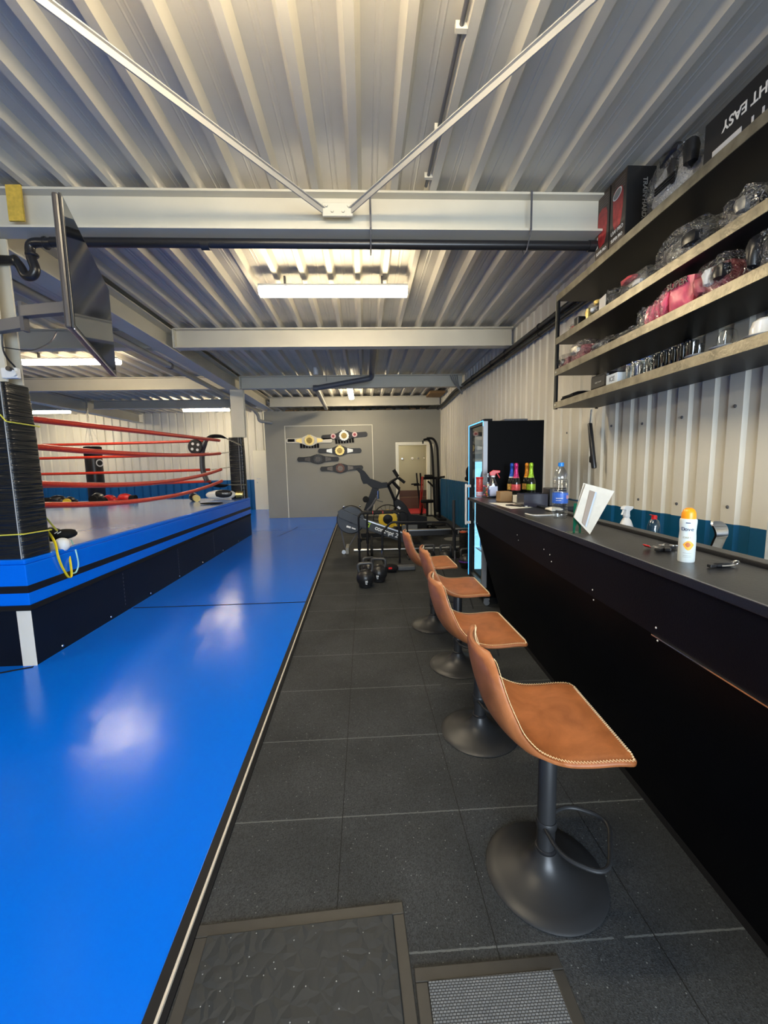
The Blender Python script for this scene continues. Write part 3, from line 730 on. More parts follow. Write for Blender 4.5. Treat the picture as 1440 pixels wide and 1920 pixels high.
# ---------------- things lying in the ring
def glove(px, py, Z, label, m, m2, s=1.0, rz=0.0, Yf=8.6):
    p = at(px, py, Z=Z)
    if p.y > Yf: p = at(px, py, Y=Yf)
    t = thing('boxing_glove', label, 'boxing glove', (p.x, p.y, RZ + 0.004), rz)
    MB().blob((0, 0, 0.075 * s), (0.26 * s, 0.17 * s, 0.15 * s), 3, 0.06, 20).build('fist', m, t)
    MB().blob((0.06 * s, -0.085 * s, 0.05 * s), (0.15 * s, 0.07 * s, 0.08 * s), 4, 0.03, 14).build('thumb', m, t)
    MB().tube([(-0.09 * s, 0, 0.065 * s), (-0.20 * s, 0, 0.060 * s)], [0.055 * s, 0.062 * s], 14).build('cuff', m2, t)
glove(108, 937, .85, 'black boxing glove lying nearest the padded post on the far side of the ring', BLACKP, BLACKM, 1.1, 0.6)
glove(131, 940, .85, 'black boxing glove with a yellow cuff patch lying on the far side of the ring', BLACKP, YELLOW, 1.0, 1.9, Yf=8.3)
glove(183, 936, .85, 'large black boxing glove in front of the hanging punch bag', BLACKP, BLACKM, 1.25, 1.8, Yf=8.72)
glove(205, 937, .85, 'red boxing glove in front of the punch bag, next to a big black glove', RED, BLACKM, 1.1, 1.4, Yf=8.35)
glove(235, 936, .85, 'red boxing glove with a black cuff lying alone right of the punch bag', RED, BLACKM, 1.15, 3.0)
glove(364, 939, .85, 'black and gold boxing glove lying alone near the far corner of the ring', BLACKP, GOLD, 1.1, 2.2)
p = at(415, 936, Z=.85); t = thing('shin_guard', 'white, black and gold shin guard lying by the far padded post', 'shin guard', (p.x, p.y, RZ + 0.004), 0.15)
MB().blob((0, 0, 0.10), (0.60, 0.20, 0.19), 5, 0.03, 22, box=0.25).build('shell', mat('glossy_white', (0.75, 0.75, 0.72), 0.3), t)
MB().blob((0.06, -0.035, 0.12), (0.36, 0.19, 0.17), 6, 0.03, 18, box=0.3).build('front_panel', BLACKP, t)
MB().tube([(0.30, 0, 0.10), (0.44, 0, 0.10)], [0.075, 0.062], 14).build('cuff', GOLD, t)
text('WAY', 0.05, WHITE, t, (0.10, -0.136, 0.13), (1, 0, 0), (0, 0, 1), depth=0.002)
p = at(397, 945, Z=.85); tag(MB().blob((p.x, p.y, RZ + 0.022), (0.42, 0.14, 0.035), 9, 0.1, 18).build('hand_wrap', BLACKM), 'flat black strap lying before the white and black shin guard', 'strap')

# straps, cap and slipper on the near corner
YM = 3.62
p = at(118, 1010, Y=YM); t = thing('thai_pad', 'black curved mitt with white bars on the near ring corner', 'mitt', (p.x, p.y, RZ + 0.06))
def LT(o, q=p): o.location = (-q.x, -q.y, -RZ - 0.06); return o
a = at(122, 1001, Y=YM); LT(MB().blob(a, (0.17, 0.16, 0.085), 2, 0.03, 20, box=0.15).build('mitt', BLACKM, t))
a = at(98, 1002, Y=YM + 0.02); LT(MB().blob(a, (0.14, 0.14, 0.11), 4, 0.04, 18, box=0.3, M=Matrix.Rotation(0.5, 3, 'Y')).build('cuff', BLACKM, t))
for dx in (0, 6):
    a, b = at(102 + dx, 1000.5, Y=YM - 0.085), at(108 + dx, 997, Y=YM - 0.085); LT(MB().tube([a, b], 0.004, 6).build('white_bar', WHITE, t))
p2 = at(110, 1024, Y=3.50); t = thing('shin_pad', 'white rubber pad lying below the black mitt on the near ring corner', 'pad', (p2.x, p2.y, RZ))
def L2(o): o.location = (-p2.x, -p2.y, -RZ); return o
a = at(117, 1021, Y=3.50); L2(MB().blob(a, (0.11, 0.09, 0.115), 2, 0.02, 18, box=0.2).build('toe', WHITE, t))
a = at(98, 1025, Y=3.50); L2(MB().blob(a, (0.13, 0.09, 0.085), 2, 0.02, 16, box=0.6).build('body', WHITE, t))
XS = RX1 + 0.022
YW = mat('bright_yellow_webbing', (0.85, 0.62, 0.01), 0.5)
pts = [at(86, 992, Y=3.36), at(96, 1005, Y=3.42), at(104, 1020, Y=3.42)] + [at(x, y, X=XS) for x, y in ((108, 1040), (115, 1060), (124, 1076), (130, 1083), (134, 1078), (132, 1055))] + [at(127, 1034, Y=3.56)]
tag(MB().tube(bez(pts, 5), 0.011, 8, flat=0.3).build('yellow_strap', YW), 'bright yellow webbing strap looping down over the ring skirt at the near corner', 'strap')
pts = [at(84, 968, Y=3.36), at(95, 981, Y=3.45), at(107, 995, Y=3.54)]
tag(MB().tube(bez(pts, 4), 0.008, 8, flat=0.4).build('yellow_strap', TYELLOW), 'short dull yellow strap running from the near post pad to the black mitt', 'strap')
pts = [at(133, 1012, Y=3.66), at(138, 1022, Y=3.64)] + [at(x, y, X=XS - 0.008) for x, y in ((143, 1036), (147, 1058), (143, 1072), (137, 1075))]
tag(MB().tube(bez(pts, 5), 0.006, 8, flat=0.4).build('light_blue_strap', mat('pale_blue_webbing', (0.35, 0.7, 0.7), 0.5)), 'thin pale blue strap dangling over the ring skirt beside the yellow strap', 'strap')

# round paddle on the ropes
p = at(367, 838, Y=YC - 0.1); t = thing('focus_mitt', 'round black focus mitt with white spots hanging on the far ring ropes', 'mitt', p)
Mx = Matrix.Rotation(pi / 2, 3, 'X')
MB().lathe([(0, -0.03), (0.12, -0.03), (0.145, -0.01), (0.145, 0.01), (0.12, 0.03), (0, 0.03)], (0, 0, 0), 24, Mx).build('disc', BLACKP, t)
for k in range(4):
    a = 0.6 + k * pi / 2; MB().lathe([(0.026, 0), (0.026, 0.003), (0, 0.003)], (0.07 * cos(a), -0.031, 0.07 * sin(a)), 10, Mx).build('spot', WHITE, t)
MB().tube([(0.04, 0, 0.13), (0.05, 0.0, 0.17), (0.09, 0, 0.18)], 0.015, 8).build('strap', BLACKM, t)

# hanging punch bag
p = at(178, 886, Y=11.4); t = thing('punch_bag', 'tall black punch bag hanging on chains beyond the ring', 'punch bag', (p.x, p.y, 0.45))
MB().lathe([(0, 0), (0.19, 0.0), (0.2, 0.02), (0.205, 0.9), (0.2, 1.68), (0.18, 1.70), (0, 1.70)], (0, 0, 0), 28).build('bag', BLACKP, t)
q = at(190, 868, Y=11.2); MB().lathe([(0.10, 0), (0.10, 0.004), (0, 0.004)], (q.x - p.x - 0.04, -0.195, q.z - 0.45), 22, Matrix.Rotation(pi / 2, 3, 'X')).build('emblem', WHITE, t)
MB().lathe([(0.07, 0), (0.07, 0.003), (0, 0.003)], (q.x - p.x - 0.04, -0.199, q.z - 0.45), 22, Matrix.Rotation(pi / 2, 3, 'X')).build('emblem_centre', BLACKP, t)
MB().lathe([(0.207, 1.45), (0.209, 1.47), (0.209, 1.66), (0.204, 1.69)], (0, 0, 0), 24).build('top_band', BLACKM, t)
for k in range(4):
    a = k * pi / 2 + 0.4; mb = MB()
    for i in range(18):
        q0 = Vector((0.18 * cos(a), 0.18 * sin(a), 1.70)).lerp(Vector((-0.04, 0, 2.35)), i / 18); mb.box(q0, (0.012, 0.03, 0.034), a + (i % 2) * 1.57)
    mb.build('chain', SILVER, t)
mb = MB()
for i in range(28): mb.box((-0.04, 0, 2.36 + i * 0.025), (0.02 if i % 2 else 0.05, 0.05 if i % 2 else 0.02, 0.026))
mb.build('hook_chain', SILVER, t)

# ================================================================== TELEVISION
A = at(112, 367, Y=2.25); B = at(201, 530, Y=3.36); C0 = at(103, 612, Y=2.25)
dirv = Vector((B.x - A.x, B.y - A.y, 0)); ln = dirv.length; dirv.normalize(); nrm = Vector((dirv.y, -dirv.x, 0))
tv = thing('television', 'black flat screen television on a wall arm, seen from its side', 'television', (A.x, A.y, 0))
zt, zb_ = 2.86, 2.215
org = Vector((0, 0, (zt + zb_) / 2)) + dirv * ln / 2
h_ = zt - zb_
MB().prism([(-ln / 2, -h_ / 2), (ln / 2, -h_ / 2), (ln / 2, h_ / 2), (-ln / 2, h_ / 2)], 0.012, org, dirv, (0, 0, 1)).build('bezel', BLACKP, tv, bevel=0.002)
MB().prism([(-ln / 2 + .012, -h_ / 2 + .018), (ln / 2 - .012, -h_ / 2 + .018), (ln / 2 - .012, h_ / 2 - .012), (-ln / 2 + .012, h_ / 2 - .012)], 0.002, org + nrm * 0.007, dirv, (0, 0, 1)).build('screen', mat('screen_glass', (0.006, 0.007, 0.008), 0.06, 0, 0, 1, 0, 1, None, 0.9), tv)
MB().prism([(-ln / 2, -h_ / 2), (ln / 2, -h_ / 2), (ln / 2, h_ / 2), (-ln / 2, h_ / 2)], 0.030, org - nrm * 0.021, dirv, (0, 0, 1)).build('back_shell', mat('tv_shell', (0.05, 0.045, 0.045), 0.3), tv, bevel=0.010)
MB().prism([(-ln / 2 + 0.002, -0.004), (ln / 2 - 0.002, -0.004), (ln / 2 - 0.002, 0.004), (-ln / 2 + 0.002, 0.004)], 0.004, org + Vector((0, 0, -h_ / 2 - 0.002)) + nrm * 0.004, dirv, (0, 0, 1)).build('lower_trim', ALU, tv)
a = org - nrm * 0.04
MB().prism([(-0.2, -0.2), (0.2, -0.2), (0.2, 0.2), (-0.2, 0.2)], 0.02, a, dirv, (0, 0, 1)).build('mount_plate', GREYM, tv)
t = thing('television_mount', 'dark grey jointed steel arm carrying the television from the near column', 'bracket', (-2.47, 3.15, 2.5))
b0 = Vector((-2.455, 3.12, 2.50)); b1 = at(46, 604, Y=3.02); b1.z = 2.50; b2 = Vector((A.x, A.y, 2.57)) + dirv * (ln * 0.62) - nrm * 0.055
def seg(a, b, hh, name, mm):
    d = b - a; o = MB().box((a + b) / 2 - Vector((-2.47, 3.15, 2.5)), (hypot(d.x, d.y), 0.05, hh), atan2(d.y, d.x)).build(name, mm, t, bevel=0.004)
seg(Vector((-2.6, 3.12, 2.50)), b1, 0.08, 'arm', mat('arm_grey', (0.13, 0.13, 0.135), 0.4)); seg(Vector((b1.x, b1.y, 2.575)), b2, 0.075, 'arm', GREYM)
MB().box(b1 + Vector((0, 0, 0.04)) - Vector((-2.47, 3.15, 2.5)), (0.025, 0.05, 0.19)).build('joint', GREYM, t)
pts = bez([at(x, y, Y=Yv) for x, y, Yv in ((106, 622, 2.4), (92, 643, 2.7), (60, 657, 3.0), (25, 654, 3.1), (5, 651, 3.12))], 6)
tag(MB().tube(pts, 0.004, 6).build('power_cable', BLACKP), 'thin black cable sagging from the television to the near column', 'cable')
pts = bez([at(x, y, Y=3.12) for x, y in ((3, 600), (5, 650), (14, 672), (28, 688), (30, 697))], 6)
tag(MB().tube(pts, 0.006, 6).build('power_cable', BLACKP), 'black cable running down the near column to the wall socket', 'cable')
p = at(26, 700, Y=3.12); t = thing('power_socket', 'white double power socket with a black plug above the near post pad', 'socket', p)
MB().box((-0.02, 0.0, 0), (0.11, 0.04, 0.075)).build('box', WHITE, t, bevel=0.008)
MB().tube([(0.02, -0.02, -0.005), (0.02, -0.035, -0.005)], 0.022, 14).build('outlet', WHITE, t)
MB().tube([(0.005, -0.02, 0.02), (0.005, -0.055, 0.022)], 0.016, 10).build('plug', BLACKP, t)

# ================================================================== BAR STOOLS
def seat_shell():
    """side profile (x forward, z up) swept across the width; rounded corners; soft edge"""
    prof = bez([(0.180, 0, -0.006), (0.12, 0, -0.002), (0.03, 0, -0.007), (-0.075, 0, -0.002), (-0.145, 0, 0.022), (-0.193, 0, 0.075), (-0.222, 0, 0.15), (-0.240, 0, 0.225), (-0.248, 0, 0.295)], 6)
    pts = []; s = [0]
    for i in range(1, len(prof)): s.append(s[-1] + (prof[i] - prof[i - 1]).length)
    L_ = s[-1]; N_ = 56
    def ev(d):
        d = max(0, min(L_, d))
        for i in range(1, len(prof)):
            if s[i] >= d - 1e-9: k = (d - s[i - 1]) / max(1e-9, s[i] - s[i - 1]); return prof[i - 1].lerp(prof[i], k)
        return prof[-1]
    ds = [0, 0.002, 0.006, 0.012, 0.02, 0.03, 0.045]; ds = ds + [0.045 + (L_ - 0.145) * k / 34 for k in range(1, 35)] + [L_ - x for x in (0.085, 0.07, 0.055, 0.042, 0.03, 0.02, 0.012, 0.006, 0.002, 0)]
    rows = []; rims = []
    for d in ds:
        p = ev(d); tg = (ev(d + 0.004) - ev(d - 0.004)).normalized(); nn = Vector((0, 1, 0)).cross(tg).normalized()
        if nn.z < 0 and d < L_ * 0.3: nn = -nn
        if d >= L_ * 0.3 and nn.x < 0: nn = -nn
        f = d / L_
        W = 0.222 - 0.004 * f
        if f > 0.5: W = 0.220 - 0.042 * ((f - 0.5) / 0.5) ** 1.5
        rf, rb = 0.028, 0.075
        if d < rf: W = W - rf + sqrt(max(0, rf * rf - (rf - d) ** 2))
        if L_ - d < rb: W = W - rb + sqrt(max(0, rb * rb - (rb - (L_ - d)) ** 2))
        th = 0.030 if f < 0.5 else 0.030 - 0.008 * (f - 0.5) / 0.5
        th *= min(1, 0.45 + min(d, L_ - d) / 0.012 * 0.55)
        k_ = max(0, min(1, (f - 0.28) / 0.30)); k_ = k_ * k_ * (3 - 2 * k_); curve = 0.048 * k_ * (1 - 0.35 * max(0, f - 0.7) / 0.3); back = 0.020 * k_
        dish = 0.010 * (1 - min(1, abs(f - 0.3) / 0.3))
        row = []; M_ = 14
        for k in range(M_ + 1):
            v = -1 + 2 * k / M_; e = min(1, (1 - abs(v)) * W / 0.012); tt = th * (0.35 + 0.65 * sqrt(max(0, e * (2 - e))))
            row.append(p + nn * (tt / 2 + curve * v * v - back - dish * (1 - v * v)) + Vector((0, v * W, 0)))
        for k in range(M_, -1, -1):
            v = -1 + 2 * k / M_; e = min(1, (1 - abs(v)) * W / 0.012); tt = th * (0.35 + 0.65 * sqrt(max(0, e * (2 - e))))
            row.append(p + nn * (-tt / 2 + curve * v * v - back - dish * (1 - v * v) * 0.5) + Vector((0, v * W, 0)))
        rows.append(row); rims.append((row[0] + nn * 0.002, row[M_] + nn * 0.002, nn, W, tg, [q + nn * 0.002 for q in row[:M_ + 1]]))
    mb = MB(); n_ = len(rows[0]); vs = [q for r in rows for q in r]
    mb.add(vs, [(i * n_ + j, (i + 1) * n_ + j, (i + 1) * n_ + (j + 1) % n_, i * n_ + (j + 1) % n_) for i in range(len(rows) - 1) for j in range(n_)], True)
    mb.add(rows[0], [tuple(range(n_))], True); mb.add(rows[-1], [tuple(range(n_))[::-1]], True)
    # zigzag stitching just inside the rim
    path = [(r_[0], r_[2], Vector((0, 1, 0))) for r_ in rims[3:-3]] + [(q, rims[-4][2], -rims[-4][4]) for q in rims[-4][5][1:-1]]
    path += [(r_[1], r_[2], Vector((0, -1, 0))) for r_ in rims[3:-3][::-1]] + [(q, rims[2][2], rims[2][4]) for q in rims[2][5][1:-1][::-1]]
    path.append(path[0]); st = []
    acc = 0; pos = path[0][0]; side = 1; step = 0.0042
    for i in range(1, len(path)):
        a, na, ia = path[i - 1]; b, nb, ib = path[i]; l = (b - a).length; k = 0
        m_ = max(1, int(l / step))
        for j in range(m_):
            q = a.lerp(b, (j + 0.5) / m_); nn = na.lerp(nb, 0.5); inn = ia.lerp(ib, 0.5)
            side = -side; st.append(q + nn * 0.0030 + inn * (0.0065 + 0.0045 * side))
    sb = MB().tube(st, 0.0013, 4)
    return mb, sb
seatmb, stitchmb = seat_shell()
SZ = 0.597
BS = mat('stool_black_metal', (0.028, 0.029, 0.031), 0.40, 0.3, 0.1, 4)
def make_stool(label):
    t = thing('bar_stool', label, 'bar stool', (0, 0, 0), 0, 'tan leather bar stools')
    s = MB(); s.v = seatmb.v; s.f = seatmb.f; s.smooth = seatmb.smooth
    o = s.build('seat', LEATHER, t, (0, 0, SZ), angle=80)
    s2 = MB(); s2.v = stitchmb.v; s2.f = stitchmb.f; s2.smooth = stitchmb.smooth; s2.build('stitching', THREAD, o)
    MB().lathe([(0.19, 0), (0.205, 0.0), (0.207, 0.004), (0.200, 0.010), (0.165, 0.017), (0.12, 0.028), (0.085, 0.042), (0.06, 0.06), (0.045, 0.082), (0.038, 0.10), (0, 0.10)], (0, 0, 0), 64).build('base', BS, t)
    MB().lathe([(0.031, 0.09), (0.031, 0.54), (0.028, 0.545), (0, 0.545)], (0, 0, 0), 28).build('column', BS, t)
    MB().lathe([(0.034, 0.098), (0.036, 0.102), (0.036, 0.108), (0.032, 0.111)], (0, 0, 0), 28).build('collar', BLACKP, t)
    mb = MB(); mb.box((0, 0, SZ - 0.035), (0.20, 0.16, 0.02)).lathe([(0.03, SZ - 0.06), (0.045, SZ - 0.045), (0.045, SZ - 0.03)], (0, 0, 0), 18)
    mb.build('seat_plate', BS, t)
    pts = [(0.02, -0.055, 0.20)] + [(0.03, -0.10, 0.2), (0.16, -0.13, 0.2), (0.235, -0.07, 0.2), (0.235, 0.07, 0.2), (0.16, 0.13, 0.2), (0.03, 0.10, 0.2)] + [(0.02, 0.055, 0.20)]
    pts = [(0.0, -0.03, 0.20), (0.06, -0.115, 0.20), (0.200, -0.120, 0.20), (0.200, 0.120, 0.20), (0.06, 0.115, 0.20), (0.0, 0.03, 0.20)]
    MB().tube(rounded(pts, 0.09, 8), 0.0075, 10).build('footrest', BS, t)
    MB().lathe([(0.034, 0.185), (0.036, 0.19), (0.036, 0.21), (0.034, 0.215)], (0, 0, 0), 24).build('footrest_collar', BS, t)
    MB().tube([(0.06, 0.03, SZ - 0.04), (0.10, 0.05, SZ - 0.10), (0.135, 0.08, SZ - 0.20)], 0.004, 6).build('lever', CHROME, t)
    return t
st = make_stool('nearest tan leather bar stool with cream stitching, its whole base in view'); st.location = (0.618, 1.288, 0); st.rotation_euler = (0, 0, -0.05)
dup(st, (0.600, 2.075, 0), 0.02, 'second tan leather bar stool from the camera, half hidden behind the nearest one')
dup(st, (0.655, 2.835, 0), 0.0, 'third tan leather bar stool from the camera, beside the fridge end of the bar')
dup(st, (0.605, 3.60, 0), 0.02, 'furthest tan leather bar stool, next to the kettlebells and bars')
st_root = [o for o in bpy.data.objects if o.name.startswith('bar_stool')]
for o in st_root:
    for c in o.children:
        if c.name.startswith('footrest'): c.rotation_euler = (0, 0, -0.5)

# ================================================================== BAR COUNTER
CR = -0.043
bar = thing('bar_counter', 'long black bar counter with a leaning front panel, running away on the right', 'bar counter', (0.858, 0, 0), CR)
YN, YF, ZB = 0.25, 3.72, 1.15
MB().prism([(0.0, ZB - 0.028), (0.285, ZB - 0.028), (0.285, ZB), (0.0, ZB)], 4.00 - YN, (0, (YN + 4.00) / 2, 0), (1, 0, 0), (0, 0, 1)).build('worktop', CTOP, bar, bevel=0.002)
MB().bb(0.285, 0.300, YN, 3.9, ZB - 0.06, ZB - 0.012).build('groove', BLACKM, bar)
MB().bb(0.300, 0.352, YN, 3.9, ZB - 0.06, ZB + 0.012).build('back_ledge', CTOP, bar, bevel=0.002)
MB().bb(0.0005, 0.004, YN, 3.98, ZB - 0.0015, ZB + 0.0008).build('worktop_edge', mat('worn_edge', (0.30, 0.30, 0.29), 0.35, 0.5), bar)
MB().bb(0.008, 0.030, YN, YF, 0.92, ZB - 0.028).build('fascia', COUNTER, bar, bevel=0.002)
MB().prism([(0.010, 0.92), (0.035, 0.92), (0.300, 0.0), (0.272, 0.0)], YF - YN, (0, (YN + YF) / 2, 0), (1, 0, 0), (0, 0, 1)).build('front_panel', mat('front_panel_black', (0.0012, 0.0015, 0.003), 0.5, 0, 0.2, 4, 0.05, 100, spec=0.08), bar)
MB().bb(0.005, 0.009, YN, 1.22, 0.917, 0.921).build('fascia_trim', CHROME, bar)
MB().bb(0.28, 0.34, YN, YF, 0.0, 1.09).build('back_panel', BLACKM, bar)
MB().bb(0.262, 0.272, YN, YF, 0.0, 0.05).build('kick_strip', BLACKM, bar)
mb = MB()
SCR = mat('pale_screw', (0.75, 0.72, 0.66), 0.4)
sl = []
for (x, y) in ((895, 981), (970, 1003), (972, 1013), (1031, 1040), (1034, 1053), (1111, 1106), (1113, 1125), (1230, 1177), (1233, 1201), (1020, 1030)):
    d = fwd + RT * (x - 720) / F + UP * (960 - y) / F
    # meet the fascia plane (local x = 0.008)
    n_ = Vector((cos(CR), sin(CR), 0)); o_ = Vector((0.858, 0, 0)) + n_ * 0.008; C_0 = Vector((0, 0, EYE))
    p = C_0 + d * ((o_ - C_0).dot(n_) / d.dot(n_)); lp = Matrix.Rotation(-CR, 3, 'Z') @ (p - Vector((0.858, 0, 0)))
    MB().lathe([(0.0035, 0), (0.0028, 0.0015), (0, 0.0015)], lp, 8, Matrix.Rotation(-pi / 2, 3, 'Y')).build('screw', SCR, bar)
# back bench behind the bar
t = thing('back_bench', 'low dark work bench against the wall behind the bar', 'bench', (2.0, 1.5, 0))
MB().bb(-0.50, 0.19, -1.2, 1.4, 0.86, 0.90).build('bench_top', CTOP, t); MB().bb(-0.47, 0.18, -1.2, 1.38, 0.0, 0.86).build('cupboard', BLACKM, t)

t = thing('side_cabinet', 'dark cabinet continuing the bar behind its far end, under the sparkling bottles', 'cabinet', (1.45, 3.2, 0))
MB().bb(-0.04, 0.33, -0.25, 0.80, 1.12, 1.149).build('cabinet_top', CTOP, t); MB().bb(-0.03, 0.32, -0.24, 0.79, 0.0, 1.12).build('carcass', BLACKM, t)

# ---------------- things on the bar
def cyl(r, z0, z1, n=20): return [(0, z0), (r, z0), (r, z1), (0, z1)]
# deodorant can
p = at(1286, 1052, Z=ZB); t = thing('deodorant_can', 'white deodorant can with an orange domed cap and a passion fruit picture', 'deodorant', (p.x, p.y, ZB), -0.42)
MB().lathe([(0, 0), (0.0225, 0), (0.0235, 0.004), (0.0235, 0.075), (0.0222, 0.10), (0.0238, 0.128), (0.0235, 0.137), (0.0215, 0.141), (0, 0.141)], (0, 0, 0), 32).build('can', mat('satin_white', (0.66, 0.71, 0.69), 0.3), t)
MB().lathe([(0.0200, 0.141), (0.0202, 0.150), (0.019, 0.160), (0.0155, 0.169), (0.009, 0.1745), (0, 0.176)], (0, 0, 0), 28).build('cap', mat('orange_cap', (0.95, 0.33, 0.01), 0.35), t)
INK = mat('dark_blue_ink', (0.02, 0.04, 0.12), 0.5)
def cylin(r, a, z): return Vector((r * sin(a), -r * cos(a), z))
def label_text(body, size, m, par, r, a, z, bold=0.0, sx=1.0):
    text(body, size, m, par, cylin(r + 0.0006, a, z), (cos(a), sin(a), 0), (0, 0, 1), depth=0.0003, bold=bold, sx=sx)
FA = 0.0
def curved(body, size, m, par, r, z, a0, da):
    for i, ch in enumerate(body): label_text(ch, size, m, par, r, a0 + (i - (len(body) - 1) / 2) * da, z)
curved('Dove', 0.0165, INK, t, 0.0232, 0.108, -0.28, 0.36)
curved('CARE', 0.0085, mat('pale_gold_ink', (0.5, 0.45, 0.3), 0.5), t, 0.0236, 0.081, -0.28, 0.25)
mb = MB()
def patch(mb, r, a0, a1, z0f, z1f, k=12):
    vs = []
    for i in range(k + 1):
        a = a0 + (a1 - a0) * i / k; vs += [cylin(r, a, z0f(i / k)), cylin(r, a, z1f(i / k))]
    mb.add(vs, [(2 * i, 2 * i + 2, 2 * i + 3, 2 * i + 1) for i in range(k)])
ORG = mat('orange_ink', (0.95, 0.45, 0.05), 0.5)
mb = MB(); patch(mb, 0.0239, -0.75, 0.55, lambda u: 0.058 - 0.018 * sin(pi * u), lambda u: 0.058 + 0.013 * sin(pi * u)); mb.build('fruit_picture', ORG, t)
mb = MB(); patch(mb, 0.0242, -0.50, 0.15, lambda u: 0.058 - 0.008 * sin(pi * u), lambda u: 0.058 + 0.008 * sin(pi * u)); mb.build('fruit_centre', mat('fruit_red', (0.55, 0.16, 0.05), 0.5), t)
mb = MB(); patch(mb, 0.0239, -0.55, 0.0, lambda u: 0.127, lambda u: 0.130); mb.build('name_bar', INK, t)
mb = MB()
for z in (0.017, 0.022, 0.030): patch(mb, 0.0237, -0.7, 0.3, lambda u, z=z: z, lambda u, z=z: z + 0.0012)
mb.build('small_print', mat('grey_ink', (0.4, 0.42, 0.4), 0.5), t)

# keys
def ringp(c, r, n=18, tilt=0.2, ph=0): return [Vector(c) + Vector((r * cos(2 * pi * i / n + ph), r * sin(2 * pi * i / n + ph), tilt * r * (1 + cos(2 * pi * i / n)))) for i in range(n + 1)]
p = at(1240, 1031, Z=ZB); t = thing('key_bunch', 'bunch of keys with black fobs and a red tag, left of the deodorant can', 'keys', (p.x, p.y, ZB), 0.3)
MB().tube(ringp((0.01, 0, 0.004), 0.014), 0.0012, 6).build('ring', CHROME, t)
MB().box((-0.035, 0.03, 0.012), (0.032, 0.022, 0.004), 0.4, Matrix.Rotation(0.4, 3, 'Y')).build('red_tag', RED, t, bevel=0.001)
for (x, y, a) in ((-0.025, -0.012, 0.2), (0.0, -0.022, 0.7), (0.036, -0.004, -0.3)):
    MB().box((x, y, 0.007), (0.042, 0.020, 0.011), a).build('fob', BLACKP, t, bevel=0.003)
for k, (x, y, a) in enumerate(((-0.005, 0.006, 1.2), (-0.02, 0.002, 2.0), (0.022, 0.016, 0.3), (0.04, -0.012, -0.5))):
    mb = MB(); M = Matrix.Rotation(a, 3, 'Z')
    mb.lathe([(0, 0), (0.010, 0), (0.010, 0.002), (0, 0.002)], (x, y, 0.006 + 0.003 * k), 14); mb.box(Vector((x, y, 0.007 + 0.003 * k)) + M @ Vector((0.02, 0, 0)), (0.028, 0.006, 0.002), a)
    mb.build('key', CHROME, t)
p = at(1352, 1063, Z=ZB); t = thing('key_bunch', 'chrome and black car key with a small ring, right of the deodorant can', 'keys', (p.x, p.y, ZB), 0.12)
MB().blob((0.004, 0, 0.007), (0.068, 0.024, 0.014), 1, 0, 16, box=0.3).build('fob', BLACKP, t)
MB().tube([(-0.012, -0.010, 0.006), (0.015, -0.0125, 0.006), (0.034, -0.008, 0.006)], 0.004, 8).build('chrome_edge', CHROME, t)
MB().box((-0.034, 0, 0.006), (0.022, 0.014, 0.009)).build('blade', BLACKP, t, bevel=0.002)
MB().tube(ringp((0.048, 0.0, 0.004), 0.011, tilt=0.5), 0.0013, 6).build('ring', CHROME, t)
MB().tube(ringp((0.060, 0.006, 0.003), 0.007, tilt=0.8), 0.0013, 6).build('small_ring', CHROME, t)

# sheet holder, green stand
p = at(1112, 1003, Z=ZB)
t = thing('price_list', 'cream price list sheets leaning in a stand beside the water bottle', 'menu', (0, 0, 0))
def sheet_quad(pp, m, name, off=0.0):
    vs = [Vector(q) + Vector((0, off, 0)) for q in pp]; n_ = (vs[1] - vs[0]).cross(vs[2] - vs[0]).normalized() * 0.0012
    MB().add(vs + [v + n_ for v in vs], [(0, 1, 2, 3), (7, 6, 5, 4), (0, 4, 5, 1), (1, 5, 6, 2), (2, 6, 7, 3), (3, 7, 4, 0)]).build(name, m, t)
q1 = at(1106, 1002, Z=ZB + 0.001); pn = Vector((-0.28, -0.93, 0.22)).normalized(); eye = Vector((0, 0, EYE))
def onp(x, y):
    d = fwd + RT * (x - 720) / F + UP * (960 - y) / F
    return eye + d * ((q1 - eye).dot(pn) / d.dot(pn))
q0 = onp(1076, 970); tr = onp(1152, 921); tl = onp(1098, 907)
CPAPER = mat('cream_paper', (0.56, 0.53, 0.46), 0.7, 0, 0.08, 30)
sheet_quad([q0, q1, tr, tl], CPAPER, 'front_sheet')
sheet_quad([q0 + Vector((0.004, 0.012, 0)), q1 + Vector((0.006, 0.012, 0)), tr + Vector((-0.006, 0.014, 0.003)), tl + Vector((-0.003, 0.014, 0.003))], CPAPER, 'back_sheet')
def onq(u, v): return q0.lerp(q1, u).lerp(tl.lerp(tr, u), v) + Vector((0, -0.003, 0))
sheet_quad([onq(0.42, 0.05), onq(0.62, 0.05), onq(0.40, 0.86), onq(0.20, 0.86)], mat('brown_photo', (0.20, 0.14, 0.09), 0.4), 'printed_picture', -0.001)
sheet_quad([onq(0.62, 0.05), onq(0.68, 0.05), onq(0.46, 0.86), onq(0.40, 0.86)], mat('pale_blue_print', (0.35, 0.42, 0.50), 0.4), 'printed_margin', -0.001)
p = at(1080, 999, Z=ZB); t = thing('sign_holder', 'small dark green acrylic stand between the water bottle and the price list', 'stand', (p.x + 0.004, p.y, ZB))
GRN = mat('green_acrylic', (0.005, 0.10, 0.05), 0.25)
MB().prism([(-0.022, 0), (-0.012, 0), (-0.010, 0.03), (0.0, 0.045), (0.010, 0.03), (0.012, 0), (0.022, 0), (0.022, 0.135), (-0.022, 0.140)], 0.003, (0, 0, 0), (1, 0.25, 0), (0, 0, 1)).build('upright', GRN, t)
